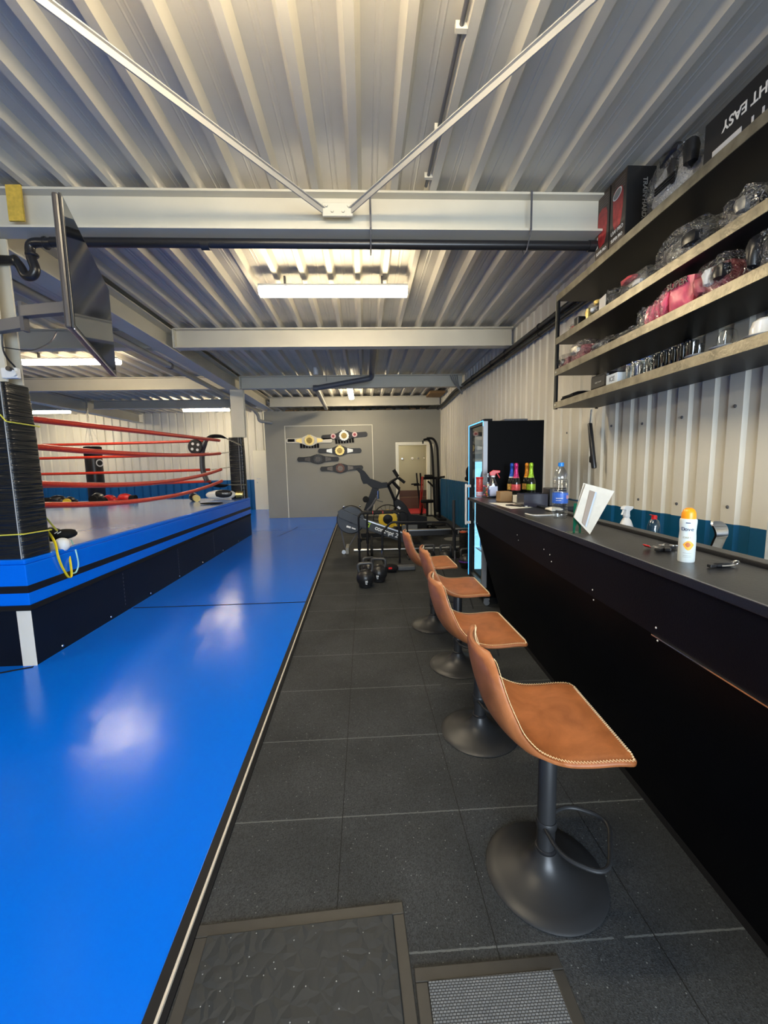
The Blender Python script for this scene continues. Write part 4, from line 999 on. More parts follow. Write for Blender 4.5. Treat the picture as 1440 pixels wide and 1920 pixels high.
MB().bb(-0.045, 0.02, -0.03, 0.03, 0, 0.003).build('foot', glassy('green_film', (0.5, 0.8, 0.6), 0.7), t)

# water bottle
p = at(1049, 972, Z=ZB); t = thing('water_bottle', 'clear large water bottle with a blue cap and a blue label, nearly full', 'bottle', (p.x, p.y, ZB), 0.5)
prof = [(0, 0.004), (0.030, 0.0), (0.040, 0.006), (0.043, 0.02)]
for k in range(7): prof += [(0.0435, 0.028 + k * 0.010), (0.0415, 0.033 + k * 0.010)]
prof += [(0.043, 0.10), (0.043, 0.155)]
for k in range(7): prof += [(0.0432, 0.162 + k * 0.010), (0.0405, 0.167 + k * 0.010)]
prof += [(0.043, 0.235), (0.040, 0.255), (0.030, 0.280), (0.018, 0.298), (0.0145, 0.303), (0.0145, 0.312)]
MB().lathe(prof, (0, 0, 0), 40).build('bottle', PET, t)
MB().lathe([(0.0432, 0.092), (0.0436, 0.094), (0.0436, 0.150), (0.0432, 0.152)], (0, 0, 0), 40, cap=False).build('label', mat('blue_film_label', (0.05, 0.16, 0.62), 0.35), t)
mb = MB(); patch(mb, 0.0440, -0.1, 1.0, lambda u: 0.118, lambda u: 0.140 - 0.008 * u); mb.build('label_stripe', mat('label_pinkwhite', (0.75, 0.35, 0.42), 0.4), t)
mb = MB(); patch(mb, 0.0440, -1.5, -0.6, lambda u: 0.120, lambda u: 0.124); patch(mb, 0.0440, -1.5, -0.8, lambda u: 0.108, lambda u: 0.111); mb.build('label_print', WHITE, t)
MB().lathe([(0.0155, 0.305), (0.0158, 0.307), (0.0158, 0.324), (0.0148, 0.327), (0, 0.327)], (0, 0, 0), 24).build('cap', mat('blue_cap', (0.01, 0.20, 0.62), 0.35), t)

# paper under phone, phone, cable, card reader
t0 = at(935, 943, Z=ZB); a = at(917, 942.5, Z=ZB + .0008); b = at(958, 954, Z=ZB + .0008); c = at(999, 951, Z=ZB + .0008); d = at(960, 943.5, Z=ZB + .0008)
mb = MB(); mb.add([v - Vector((0, 0, 0.0006)) for v in (a, b, c, d)] + [a, b, c, d], [(0, 1, 2, 3), (7, 6, 5, 4), (0, 4, 5, 1), (1, 5, 6, 2), (2, 6, 7, 3), (3, 7, 4, 0)])
tag(mb.build('paper_sheet', PAPER), 'white paper sheet lying under the phone on the far end of the bar', 'paper')
p = at(968, 949, Z=ZB); t = thing('phone', 'black phone with a white charging plug lying on the white paper sheet', 'phone', (p.x, p.y, ZB + 0.001), 0.5)
MB().box((0, 0, 0.005), (0.075, 0.15, 0.008)).build('body', BLACKP, t, bevel=0.003)
MB().box((0.0, -0.085, 0.005), (0.012, 0.03, 0.006)).build('plug', WHITE, t)
mb = MB(); mb.tube(bez([at(x, y, Z=ZB + 0.004) for x, y in ((985, 963), (1000, 966), (1020, 966), (1040, 965.5))], 6), 0.004, 8)
tag(mb.build('charging_cable', WHITE), 'white cable lying on the bar left of the water bottle', 'cable')
p = at(954, 938, Z=ZB); t = thing('hand_scanner', 'black hand-held scanner lying across the bar before the brown box', 'scanner', (p.x, p.y, ZB), -0.5)
MB().tube([(-0.11, 0.08, 0.04), (-0.02, 0.02, 0.032), (0.05, -0.02, 0.026)], [0.026, 0.024, 0.022], 14).build('grip', BLACKP, t)
MB().blob((0.08, -0.04, 0.028), (0.10, 0.08, 0.055), 1, 0, 16, box=0.4).build('head', BLACKM, t)
MB().lathe([(0.022, 0), (0.027, 0.008), (0.027, 0.03), (0.02, 0.035)], (-0.12, 0.09, 0.042), 14, Matrix.Rotation(pi / 2, 3, 'Y')).build('ring', GREYM, t)

# spray bottle with red trigger
p = at(923, 933, Z=ZB); t = thing('spray_bottle', 'cleaning spray bottle with a red trigger, blue liquid and a pale label', 'spray bottle', (p.x, p.y - 0.02, ZB), -0.15)
MB().blob((0, 0, 0.075), (0.105, 0.065, 0.15), 1, 0, 24, box=0.5).build('bottle', PET, t)
MB().blob((0, 0, 0.062), (0.095, 0.058, 0.12), 1, 0, 20, box=0.5).build('liquid', mat('blue_liquid', (0.01, 0.07, 0.20), 0.2), t)
MB().box((0.002, -0.034, 0.066), (0.070, 0.003, 0.090)).build('label', mat('lilac_label', (0.55, 0.60, 0.80), 0.45), t, bevel=0.001)
MB().lathe([(0.040, 0.130), (0.030, 0.165), (0.017, 0.190), (0.017, 0.205)], (0, 0, 0), 20).build('neck', PET, t)
MB().lathe([(0.0185, 0.200), (0.0185, 0.215)], (0, 0, 0), 16).build('collar', WHITE, t)
mb = MB(); mb.prism([(-0.03, 0.215), (0.018, 0.215), (0.024, 0.232), (0.062, 0.240), (0.066, 0.262), (0.0, 0.268), (-0.034, 0.245)], 0.026, (0, 0, 0), (1, 0, 0), (0, 0, 1)); mb.prism([(0.030, 0.236), (0.042, 0.236), (0.060, 0.205), (0.066, 0.190), (0.058, 0.188), (0.048, 0.206)], 0.012, (0, 0, 0), (1, 0, 0), (0, 0, 1))
mb.build('trigger_head', RED, t, bevel=0.004)
# sweets jar and red can
p = at(910, 931, Z=ZB); t = thing('sweet_jar', 'clear glass jar with coloured sweets behind the red-trigger spray bottle', 'jar', (p.x - 0.01, min(p.y, 3.93), ZB))
MB().lathe([(0, 0.003), (0.040, 0.0), (0.046, 0.01), (0.046, 0.17), (0.038, 0.19), (0.038, 0.22), (0.044, 0.225), (0.044, 0.235)], (0, 0, 0), 28, cap=False).build('glass', GLASS, t)
rn = random.Random(5); cols = [RED, mat('green_sweet', (0.1, 0.5, 0.05), 0.3), WHITE, YELLOW, PINK]
for ci, cm in enumerate(cols):
    mb = MB()
    for k in range(9):
        a = rn.uniform(0, 6.28); r = rn.uniform(0.0, 0.034); mb.blob((r * cos(a), r * sin(a), rn.uniform(0.012, 0.13)), (0.02, 0.016, 0.014), k, 0, 8)
    tag(mb.build('sweets', cm, t), kind='stuff')
p = at(899, 931, Z=ZB); t = thing('crisps_tube', 'tall red and white patterned can at the very end of the bar', 'can', (p.x, p.y, ZB))
MB().lathe([(0, 0), (0.033, 0), (0.035, 0.003), (0.035, 0.18), (0.033, 0.19), (0, 0.19)], (0, 0, 0), 24).build('tube', mat('red_pattern', (0.55, 0.06, 0.05), 0.35, 0, 0.6, 70), t)
MB().lathe([(0.036, 0.178), (0.037, 0.18), (0.037, 0.195), (0.035, 0.197)], (0, 0, 0), 24).build('rim', RED, t)
MB().lathe([(0.0356, 0.01), (0.0356, 0.05)], (0, 0, 0), 24).build('lower_band', mat('pale_pattern', (0.6, 0.5, 0.6), 0.4, 0, 0.5, 80), t)
p = at(962, 930, Y=3.70); tag(MB().bb(p.x - 0.10, p.x + 0.08, 3.66, 3.80, ZB, ZB + 0.045).build('serving_tray', BLACKM, bevel=0.003), 'low dark box the sparkling bottles stand behind', 'box')
# sparkling bottles
BG = mat('dark_bottle_glass', (0.008, 0.010, 0.008), 0.08, 0, 0, 1, 0, 1, None, 0.6)
def sparkling(px, Y, foil, lab1, lab2, label):
    p = at(px, 880, Y=Y); t = thing('sparkling_bottle', label, 'bottle', (p.x, Y, ZB), 0, 'sparkling drink bottles')
    MB().lathe([(0, 0.0), (0.038, 0), (0.041, 0.006), (0.0415, 0.14), (0.036, 0.17), (0.024, 0.205), (0.019, 0.225)], (0, 0, 0), 28).build('bottle', BG, t)
    MB().lathe([(0.0265, 0.198), (0.020, 0.225), (0.0168, 0.26), (0.0165, 0.295), (0.0185, 0.298), (0.0185, 0.312), (0.016, 0.325), (0.010, 0.330), (0, 0.331)], (0, 0, 0), 24).build('foil', foil, t)
    MB().lathe([(0.0418, 0.075), (0.0420, 0.077), (0.0420, 0.13), (0.0418, 0.132)], (0, 0, 0), 28).build('label', lab1, t)
    MB().lathe([(0.0300, 0.186), (0.0265, 0.201)], (0, 0, 0), 24).build('neck_label', lab2, t)
    return t
FR = lambda n, c: mat(n, c, 0.3, 0.3, 0.35, 60)
sparkling(960, 3.86, FR('foil_blue', (0.02, 0.10, 0.55)), FR('label_fruit', (0.75, 0.45, 0.12)), WHITE, 'dark sparkling bottle with blue neck foil')
sparkling(968, 3.76, FR('foil_purple', (0.50, 0.02, 0.16)), FR('label_red', (0.70, 0.10, 0.10)), FR('pinkish', (0.75, 0.1, 0.2)), 'dark sparkling bottle with purple-red neck foil, right of the blue one')
sparkling(988, 3.86, FR('foil_orange', (0.75, 0.27, 0.02)), FR('label_peach', (0.75, 0.42, 0.10)), FR('orange2', (0.8, 0.4, 0.05)), 'dark sparkling bottle with orange neck foil')
sparkling(996, 3.76, FR('foil_green', (0.35, 0.60, 0.03)), FR('label_green', (0.35, 0.55, 0.04)), FR('green2', (0.45, 0.7, 0.1)), 'dark sparkling bottle with bright green neck foil, furthest right of the four')
# boxes
p = at(945, 926, Y=3.5); tag(MB().bb(p.x - 0.05, p.x + 0.055, 3.45, 3.56, ZB, ZB + 0.085).build('cardboard_box', BROWN, bevel=0.002), 'small brown cardboard box between the spray bottle and the sparkling bottles', 'box')
p = at(985, 935, Y=3.35); tag(MB().bb(p.x - 0.09, p.x + 0.09, 3.32, 3.40, ZB, ZB + 0.06).build('white_box', PAPER, bevel=0.002), 'low white box just left of the dark acrylic tray', 'box')
ACR = mat('smoked_acrylic', (0.03, 0.03, 0.045), 0.12)
a = at(985, 935, Z=ZB); p = at(1022, 950, Z=ZB); t = thing('acrylic_tray', 'dark smoked acrylic box behind the water bottle', 'box', (p.x, p.y, ZB), -0.05)
MB().bb(-0.16, -0.155, 0.0, 0.16, 0, 0.095).bb(0.015, 0.02, 0, 0.16, 0, 0.095).bb(-0.155, 0.015, 0, 0.005, 0, 0.095).bb(-0.155, 0.015, 0.155, 0.16, 0, 0.095).bb(-0.155, 0.015, 0.005, 0.155, 0, 0.005).build('box', ACR, t)
MB().bb(0.04, 0.17, 0.02, 0.16, 0, 0.135).build('napkin_block', BLACKP, t, bevel=0.006)
MB().bb(0.07, 0.12, 0.015, 0.02, 0.06, 0.115).build('chrome_front', CHROME, t, bevel=0.003)
p = at(1030, 958, Z=ZB); tag(MB().blob((p.x + 0.03, p.y, ZB + 0.012), (0.09, 0.12, 0.022), 4, 0.12, 16, box=0.5).build('receipt_roll', PAPER), 'crumpled pale receipts left of the water bottle', 'paper')

# things on the bench behind the bar
p = at(1175, 960, X=1.80); z0 = 0.90; t = thing('spray_bottle', 'white spray bottle head showing above the rear edge of the bar', 'spray bottle', (p.x, p.y, z0), 0.4)
MB().lathe([(0, 0), (0.042, 0), (0.044, 0.01), (0.044, 0.13), (0.03, 0.17), (0.018, 0.19), (0.018, 0.2)], (0, 0, 0), 24).build('bottle', WHITE, t)
zz = at(1175, 953, X=1.80).z - z0
mb = MB(); mb.prism([(-0.05, zz - 0.005), (-0.045, zz + 0.014), (-0.02, zz + 0.02), (0.055, zz + 0.010), (0.05, zz - 0.006), (0.018, zz - 0.02), (0.018, zz - 0.05), (-0.018, zz - 0.05), (-0.02, zz - 0.01)], 0.028, (0, 0, 0), (1, 0, 0), (0, 0, 1)); mb.prism([(-0.040, zz), (-0.030, zz - 0.002), (-0.040, zz - 0.035), (-0.052, zz - 0.045), (-0.056, zz - 0.038), (-0.046, zz - 0.028)], 0.012, (0, 0, 0), (1, 0, 0), (0, 0, 1))
mb.build('trigger_head', WHITE, t, bevel=0.004)
MB().lathe([(0.019, 0.19), (0.022, 0.195), (0.022, zz - 0.045)], (0, 0, 0), 20).build('collar', WHITE, t)
p = at(1226, 985, X=1.80); t = thing('dish_soap_bottle', 'clear bottle with a red flip cap standing behind the bar, left of the tap', 'bottle', (p.x, p.y, z0), 0.2)
zc = at(1226, 972, X=1.80).z - z0
MB().lathe([(0, 0), (0.036, 0), (0.038, 0.01), (0.036, zc - 0.05), (0.026, zc - 0.015), (0.014, zc - 0.003)], (0, 0, 0), 24).build('bottle', PET, t)
MB().lathe([(0, 0.004), (0.030, 0.004), (0.032, zc * 0.45), (0, zc * 0.45)], (0, 0, 0), 20).build('liquid', mat('red_liquid', (0.25, 0.03, 0.05), 0.2), t)
MB().lathe([(0.015, zc - 0.004), (0.016, zc + 0.014), (0.012, zc + 0.020), (0, zc + 0.020)], (0, 0, 0), 18).build('cap', RED, t)
MB().box((-0.016, 0, zc + 0.022), (0.03, 0.016, 0.005), 0, Matrix.Rotation(0.2, 3, 'Y')).build('flip_lid', RED, t, bevel=0.001)
# tap
p = at(1350, 1008, X=1.62); t = thing('tap', 'wide curved chrome tap rising behind the bar, right of the deodorant can', 'tap', (p.x, p.y, z0))
zt_ = at(1350, 978, X=1.62).z - z0
prof = bez([(0, 0.02, 0.0), (0, 0.02, zt_ - 0.16), (0, 0.00, zt_ - 0.09), (0, -0.012, zt_ - 0.06), (0, -0.004, zt_ - 0.03), (0, 0.02, zt_)], 5)
vs = []
for i, q in enumerate(prof):
    f = i / (len(prof) - 1); wv = 0.032 - 0.006 * sin(pi * min(1, f * 1.2)) - (0.012 * max(0, f - 0.9) / 0.1)
    vs += [(-wv, q.y, q.z), (wv, q.y, q.z), (wv, q.y + 0.012, q.z), (-wv, q.y + 0.012, q.z)]
K = len(prof)
MB().add(vs, [(i * 4 + j, i * 4 + (j + 1) % 4, (i + 1) * 4 + (j + 1) % 4, (i + 1) * 4 + j) for i in range(K - 1) for j in range(4)] + [(3, 2, 1, 0), (4 * K - 4, 4 * K - 3, 4 * K - 2, 4 * K - 1)], True).build('spout', CHROME, t, angle=50)
MB().lathe([(0.03, 0), (0.03, 0.05), (0.02, 0.06)], (0, 0.02, 0), 20).build('foot', CHROME, t)
p = at(1437, 972, X=1.755); t = thing('paper_dispenser', 'pale upright dispenser at the right edge behind the bar', 'dispenser', (1.755, p.y, 0.90))
MB().bb(0, 0.28, -0.25, 0.0, 0, p.z - 0.90).build('casing', mat('pale_blue_plastic', (0.62, 0.68, 0.72), 0.4), t, bevel=0.01)
MB().bb(-0.005, 0, -0.22, -0.03, 0.05, p.z - 0.95).build('front', ALU, t)

# hanging black handset on the wall
p = at(1112, 836, X=2.14); t = thing('hand_torch', 'black tube-shaped lamp hanging on a cord under the wall shelves', 'lamp', p)
a = at(1106, 794, X=2.14) - p; b = at(1114, 878, X=2.14) - p
MB().tube([a, a.lerp(b, 0.02), a.lerp(b, 0.97), b], [0.018, 0.021, 0.0235, 0.020], 18).build('tube', BLACKP, t)
c = a.lerp(b, 0.80); MB().blob((c.x - 0.01, c.y + 0.022, c.z), (0.03, 0.035, 0.07), 1, 0, 14, box=0.4).build('knob', BLACKP, t)
MB().tube([a, Vector((a.x, a.y - 0.01, a.z + 0.06)), Vector((a.x, a.y - 0.015, 1.965 - p.z))], 0.006, 8).build('cord', BLACKP, t)

# ================================================================== DRINKS FRIDGE
FX0, FX1, FY0, FY1, FZ = 1.215, 1.80, 4.03, 4.58, 1.90
fr = thing('drinks_fridge', 'tall black glass-door drinks fridge lit icy blue at the end of the bar', 'fridge', (FX0, FY0, 0))
W_, D_ = FX1 - FX0, FY1 - FY0
FB = mat('fridge_black', (0.0015, 0.0015, 0.002), 0.6, spec=0.08)
INN = mat('fridge_lining', (0.75, 0.8, 0.82), 0.4)
mb = MB(); mb.bb(0.02, W_, 0, 0.03, 0.09, FZ).bb(0.02, W_, D_ - 0.03, D_, 0.09, FZ).bb(W_ - 0.03, W_, 0.03, D_ - 0.03, 0.09, FZ).bb(0.02, W_ - 0.03, 0.03, D_ - 0.03, FZ - 0.10, FZ).bb(0.02, W_ - 0.03, 0.03, D_ - 0.03, 0.09, 0.26)
mb.build('cabinet', FB, fr, bevel=0.003)
mb = MB(); mb.bb(W_ - 0.036, W_ - 0.031, 0.035, D_ - 0.035, 0.262, FZ - 0.105).bb(0.03, W_ - 0.036, 0.0305, 0.034, 0.262, FZ - 0.105).bb(0.03, W_ - 0.036, D_ - 0.034, D_ - 0.0305, 0.262, FZ - 0.105)
mb.build('lining', INN, fr)
mb = MB(); f_ = 0.035
mb.bb(-0.03, 0.018, 0.0, f_, 0.20, FZ).build('door_post', mat('fridge_grey', (0.30, 0.31, 0.33), 0.35, 0.5), fr, bevel=0.003)
dr = MB().bb(-0.03, 0.018, D_ - 0.03, D_, 0.20, FZ).bb(-0.03, 0.018, f_, D_ - 0.03, FZ - 0.03, FZ).bb(-0.03, 0.018, f_, D_ - 0.03, 0.20, 0.235).build('door_frame', BLACK, fr)
MB().bb(-0.012, -0.006, f_, D_ - 0.03, 0.235, FZ - 0.03).build('door_glass', GLASS, dr)
LB = emis('blue_led', (0.06, 0.38, 1.0), 1.8)
mb = MB(); mb.bb(-0.033, -0.029, D_ - 0.008, D_ + 0.003, 0.2, FZ).bb(-0.033, -0.029, 0.004, D_, FZ - 0.004, FZ + 0.004).bb(-0.033, -0.029, 0.0, 0.004, FZ - 0.05, FZ)
mb.build('led_outline', LB, fr)
LC = emis('ice_led', (0.30, 0.72, 1.0), 1.5)
mb = MB(); mb.bb(0.03, 0.12, D_ - 0.045, D_ - 0.036, 0.27, FZ - 0.40).bb(0.16, 0.20, D_ - 0.045, D_ - 0.036, 0.27, FZ - 0.40).bb(0.30, 0.33, D_ - 0.045, D_ - 0.036, 0.27, FZ - 0.40); mb.build('led_strip', LC, fr)
for z in (0.52, 0.86, 1.20, 1.52): 
    mb = MB(); mb.bb(0.04, 0.045, 0.035, D_ - 0.035, z - 0.004, z + 0.010)
    for k in range(12): mb.bb(0.045, W_ - 0.04, 0.06 + k * 0.038, 0.064 + k * 0.038, z, z + 0.004)
    mb.build('shelf', INN, fr)
h = MB(); h.tube([(-0.085, D_ - 0.075, 1.13), (-0.085, D_ - 0.075, 0.85)], 0.0, 4)
hb = MB().bb(-0.095, -0.075, D_ - 0.10, D_ - 0.075, 0.80, 1.26).bb(-0.075, -0.03, D_ - 0.10, D_ - 0.075, 0.81, 0.84).bb(-0.075, -0.03, D_ - 0.10, D_ - 0.075, 1.22, 1.25).build('door_handle', WHITE, fr, bevel=0.004)
MB().bb(-0.02, 0.06, -0.005, 0.12, FZ, FZ + 0.02).build('hinge_cover', BLACKM, fr); MB().bb(0.20, 0.44, 0.05, 0.3, FZ, FZ + 0.022).build('top_vent', GREYM, fr, bevel=0.006)
MB().lathe([(0, -0.02), (0.02, -0.012), (0.026, 0), (0.02, 0.012), (0, 0.02)], (0.05, 0.08, FZ - 0.15), 14).build('light_bulb', emis('warm_bulb', (1, 0.9, 0.75), 4), fr)
MB().bb(-0.02, 0.02, 0.0, D_, 0.09, 0.20).build('base_grille', BLACKM, fr)
for x in (0.03, W_ - 0.06):
    for y in (0.04, D_ - 0.04):
        MB().lathe([(0.03, -0.012), (0.03, 0.012)], (x, y, 0.03), 14, Matrix.Rotation(pi / 2, 3, 'X')).box((x, y, 0.075), (0.05, 0.05, 0.03)).box((x - 0.02, y - 0.02, 0.05), (0.03, 0.006, 0.05)).build('caster', ALU, fr)
# drinks inside
rn = random.Random(8); dc = [mat('drink_a', (0.05, 0.3, 0.6), 0.2), mat('drink_b', (0.6, 0.7, 0.75), 0.2), mat('drink_c', (0.1, 0.12, 0.2), 0.2)]
cnt = 0
names = {0.534: 'bottom wire shelf', 0.874: 'second wire shelf from the bottom', 1.214: 'third wire shelf from the bottom'}
for z in (0.534, 0.874, 1.214):
    proto = None
    for k in range(5):
        y = FY0 + 0.085 + k * 0.095
        if proto is None:
            proto = MB().lathe([(0, 0), (0.03, 0), (0.032, 0.01), (0.032, 0.13), (0.02, 0.175), (0.012, 0.19), (0.013, 0.21), (0, 0.21)], (0, 0, 0), 16).build('drink_bottle', dc[cnt % 3])
            o = proto
        else: o = proto.copy(); col.objects.link(o)
        o.location = (FX0 + 0.11, y, z); tag(o, 'chilled drink bottle behind the fridge glass on the ' + names[z], 'bottle', 'bottles in the fridge, ' + names[z])
    cnt += 1
p = at(880, 886, X=2.16); t = thing('cap', 'round black cap hanging on the corrugated wall just left of the fridge', 'cap', p)
MB().blob((0, 0, 0), (0.14, 0.26, 0.26), 3, 0.04, 20).build('crown', BLACKM, t); MB().blob((-0.03, 0.06, -0.13), (0.10, 0.16, 0.10), 3, 0.04, 14).build('peak', BLACKM, t)

# ================================================================== WALL SHELVES
SX0, SX1, SY0, SY1 = 1.77, 2.19, 0.55, 3.77
SH = (2.972, 2.597, 2.322, 2.028)
SHE = mat('worn_steel_edge', (0.26, 0.235, 0.175), 0.38, 0.55, 0.35, 14, 0.2, 60)
SHB = mat('shelf_black', (0.004, 0.005, 0.007), 0.42, spec=0.25)
sh = thing('wall_shelves', 'four-tier black steel wall shelf unit with worn brassy front edges, above the bar', 'shelf unit', (SX0, SY1, SH[3] - 0.06))
def SL(o): o.location = (-SX0, -SY1, -(SH[3] - 0.06)); return o
for z in SH:
    SL(MB().bb(SX0 + 0.004, SX1, SY0, SY1, z - 0.05, z - 0.004).build('shelf_board', SHB, sh))
    SL(MB().bb(SX0 - 0.001, SX0 + 0.004, SY0, SY1, z - 0.055, z).build('shelf_edge', SHE, sh))
for x0, x1 in ((SX0 - 0.003, SX0 + 0.035), (SX1 - 0.03, SX1)):
    for y0, y1 in ((SY1 - 0.035, SY1 + 0.002),):
        SL(MB().bb(x0 + 0.004, x1, y1 - 0.004, y1, SH[3] - 0.06, SH[0]).bb(x0 + 0.004, x0 + 0.008, y0, y1, SH[3] - 0.06, SH[0]).build('post', SHB, sh))
for x in (SX1 - 0.03,):
    for y in (1.6, 2.7): SL(MB().bb(x, SX1, y, y + 0.03, SH[3] - 0.05, SH[0]).build('post', SHB, sh))
SL(MB().bb(SX0 - 0.004, SX0 + 0.001, SY1 - 0.004, SY1 + 0.003, SH[3] - 0.06, SH[0]).build('edge_angle', SHE, sh))
for z in (SH[2], SH[3]):
    SL(MB().lathe([(0.010, 0), (0.010, 0.004), (0.004, 0.004), (0.004, 0.006), (0, 0.006)], (SX0 - 0.001, SY1 - 0.028, z - 0.027), 14, Matrix.Rotation(-pi / 2, 3, 'Y')).build('bolt', SILVER, sh))
for y in (3.6, 2.5, 1.4): SL(MB().bb(SX1 - 0.02, XR - 0.0, y, y + 0.04, SH[0] - 0.05, SH[0] - 0.02).build('wall_bracket', SHB, sh))

BXM = mat('box_print_dark', (0.055, 0.042, 0.033), 0.45)
def glove_box(y0, y1, label, tall, second):
    t = thing('glove_box', label, 'box', (1.80, y0, SH[0]), 0, 'boxed boxing gloves')
    H_ = 0.46; D2 = 0.20; Wd = y1 - y0
    MB().bb(0, D2, 0, Wd, 0, H_).build('carton', mat('carton_black', (0.008, 0.008, 0.009), 0.45), t, bevel=0.002)
    MB().bb(-0.0015, 0, 0.004, Wd - 0.004, 0.004, H_ - 0.004).build('front_print', BXM, t)
    # printed picture of the gloves inside
    q = [(0.02, 0.33), (0.03, 0.37), (0.07, 0.385), (0.12, 0.37), (0.135, 0.33), (0.135, 0.24), (0.125, 0.17), (0.11, 0.13), (0.05, 0.12), (0.03, 0.17)]
    if second: q = [(a, b - 0.03) for a, b in q]
    MB().prism([(Wd - 0.01 - a, b) for a, b in q], 0.0012, (-0.002, 0, 0), (0, 1, 0), (0, 0, 1)).build('glove_picture', mat('print_red', (0.42, 0.035, 0.035), 0.4, 0, 0.4, 25), t)
    mb = MB()
    for k in range(5): mb.bb(-0.0024, -0.0016, 0.02, Wd - 0.05, H_ - 0.035 - 0.017 * k, H_ - 0.030 - 0.017 * k)
    mb.build('print_lines', mat('print_grey', (0.14, 0.12, 0.12), 0.5), t)
    if second: MB().prism([(0.025, 0.10), (0.05, 0.10), (0.04, 0.16), (0.03, 0.18)], 0.0012, (-0.0024, Wd - 0.06, 0), (0, 1, 0), (0, 0, 1)).build('print_white', WHITE, t)
    else:
        pts = [(0.05 * cos(2 * pi * k / 24), 0.032 * sin(2 * pi * k / 24)) for k in range(24)]
        MB().prism(pts, 0.001, (-0.0028, Wd / 2 + 0.01, 0.345), (0, 1, -0.25), (0, 0.25, 1)).build('oval_badge', WHITE, t)
        MB().prism([(a * 0.85, b * 0.8) for a, b in pts], 0.001, (-0.0034, Wd / 2 + 0.01, 0.345), (0, 1, -0.25), (0, 0.25, 1)).build('oval_badge_centre', mat('print_mid_grey', (0.25, 0.25, 0.24), 0.5), t)
        text('UW PRO', 0.035, WHITE, t, (-0.0032, Wd / 2, 0.105), (0, -1, 0), (0, 0, 1), bold=0.0006)
    text('SUPER PRO', 0.030, WHITE, t, (-0.0030, Wd / 2, 0.045 + 0.012), (0, -1, 0), (0, 0, 1), bold=0.0007, sx=0.85)
    text('TRAIN HARD.', 0.042, mat('print_pale', (0.35, 0.36, 0.36), 0.5), t, (D2 * 0.62, -0.0012, 0.26), (0, 0, -1), (1, 0, 0), bold=0.0008)
glove_box(3.045, 3.215, 'red and black glove box furthest left on the top shelf', True, True)
glove_box(2.855, 3.035, 'red and black glove box with a white oval badge on the top shelf', True, False)
t = thing('kit_box', 'long black carton lying upside down at the right end of the top shelf', 'box', (1.80, 1.10, SH[0]))
MB().bb(0, 0.25, 0, 1.12, 0, 0.215).build('carton', mat('carton_black2', (0.012, 0.012, 0.014), 0.4), t, bevel=0.006)
text('TRAIN HARD. FIGHT EASY', 0.066, WHITE, t, (-0.002, 0.66, 0.125), (0, 1, 0), (0, 0, -1), bold=0.0015, sx=0.9)
mb = MB(); mb.bb(-0.002, 0, 0.90, 1.06, 0.01, 0.05).bb(-0.002, 0, 0.84, 0.85, 0.01, 0.05).bb(-0.002, 0, 0.79, 0.80, 0.01, 0.05).bb(-0.002, 0, 0.45, 0.72, 0.01, 0.045); mb.build('print_white', mat('carton_white', (0.6, 0.62, 0.65), 0.5), t)

def pack(y0, y1, shelf, h, core, label, seed, name='glove_pack', cat='packet', x=1.80, depth=0.24, patches=(), group=None, film=True, fill=0.82):
    z = SH[shelf]; W2 = y1 - y0; t = thing(name, label, cat, (x + depth / 2, (y0 + y1) / 2, z), 0, group)
    MB().blob((0, 0, h * fill / 2), (depth * fill, W2 * fill, h * fill), seed, 0.10, 24, box=0.45, zmin=0.001).build('contents', core, t)
    for k, (dy, dz, sy, sz, m) in enumerate(patches):
        MB().blob((-depth * 0.38, dy * W2, dz * h), (depth * 0.3, sy * W2, sz * h), seed + k + 1, 0.12, 14, box=0.3, zmin=0.001).build('inner_piece', m, t)
    if film: MB().blob((0, 0, h / 2), (depth, W2 * 0.96, h), seed + 7, 0.08, 30, box=0.55, freq=5.0, zmin=0.0005).build('film_wrap', FILM, t)
    return t
GRP = 'packets of fight gear on the wall shelves'
CW = mat('white_vinyl', (0.62, 0.64, 0.66), 0.35, 0, 0.1, 10)
CB = mat('black_vinyl', (0.012, 0.012, 0.014), 0.3)
CG = mat('silver_grey_pack', (0.22, 0.22, 0.21), 0.35, 0.3, 0.5, 22)
CP = mat('pink_print_pack', (0.40, 0.12, 0.14), 0.4, 0, 0.6, 30)
t = pack(2.30, 2.72, 0, 0.30, CW, 'white and black head guard in clear film on the top shelf beside the glove boxes', 11, 'head_guard', 'head guard', patches=((-0.05, 0.90, 0.42, 0.20, CB), (-0.12, 0.55, 0.14, 0.45, CB), (-0.40, 0.60, 0.18, 0.5, CB)))
mb = MB()
for k in range(3): mb.bb(-0.128, -0.122, -0.10, 0.06, 0.09 + 0.016 * k, 0.10 + 0.016 * k)
mb.build('print_bars', BLACKM, t)
pack(3.12, 3.36, 1, 0.135, CB, 'black gloves with a golden band in film on the second shelf', 12, patches=((0.3, 0.4, 0.12, 0.7, GOLD), (-0.2, 0.7, 0.3, 0.25, GOLD), (0.0, 0.45, 0.2, 0.3, WHITE)), group=GRP)
tag(MB().bb(1.79, 1.86, 3.42, 3.49, SH[1], SH[1] + 0.08).build('small_box', CB, bevel=0.01), 'small black pot left of the gold-banded gloves on the second shelf', 'pot')
pack(3.50, 3.62, 1, 0.06, RED, 'small red packet at the left end of the second shelf', 14, depth=0.12, group=GRP)
pack(2.98, 3.09, 1, 0.13, CG, 'small dark crumpled packet behind the white price card', 15, group=GRP)
tag(MB().box((1.785, 3.065, SH[1] + 0.045), (0.002, 0.11, 0.085), -0.15).build('price_card', PAPER), 'white price card leaning on the front of the second shelf', 'card')
pack(2.62, 2.97, 1, 0.135, CG, 'crumpled clear packet with red pieces on the second shelf', 16, patches=((0.1, 0.75, 0.4, 0.3, mat('pink_red', (0.6, 0.08, 0.10), 0.4)), (-0.2, 0.3, 0.3, 0.3, CW)), group=GRP)
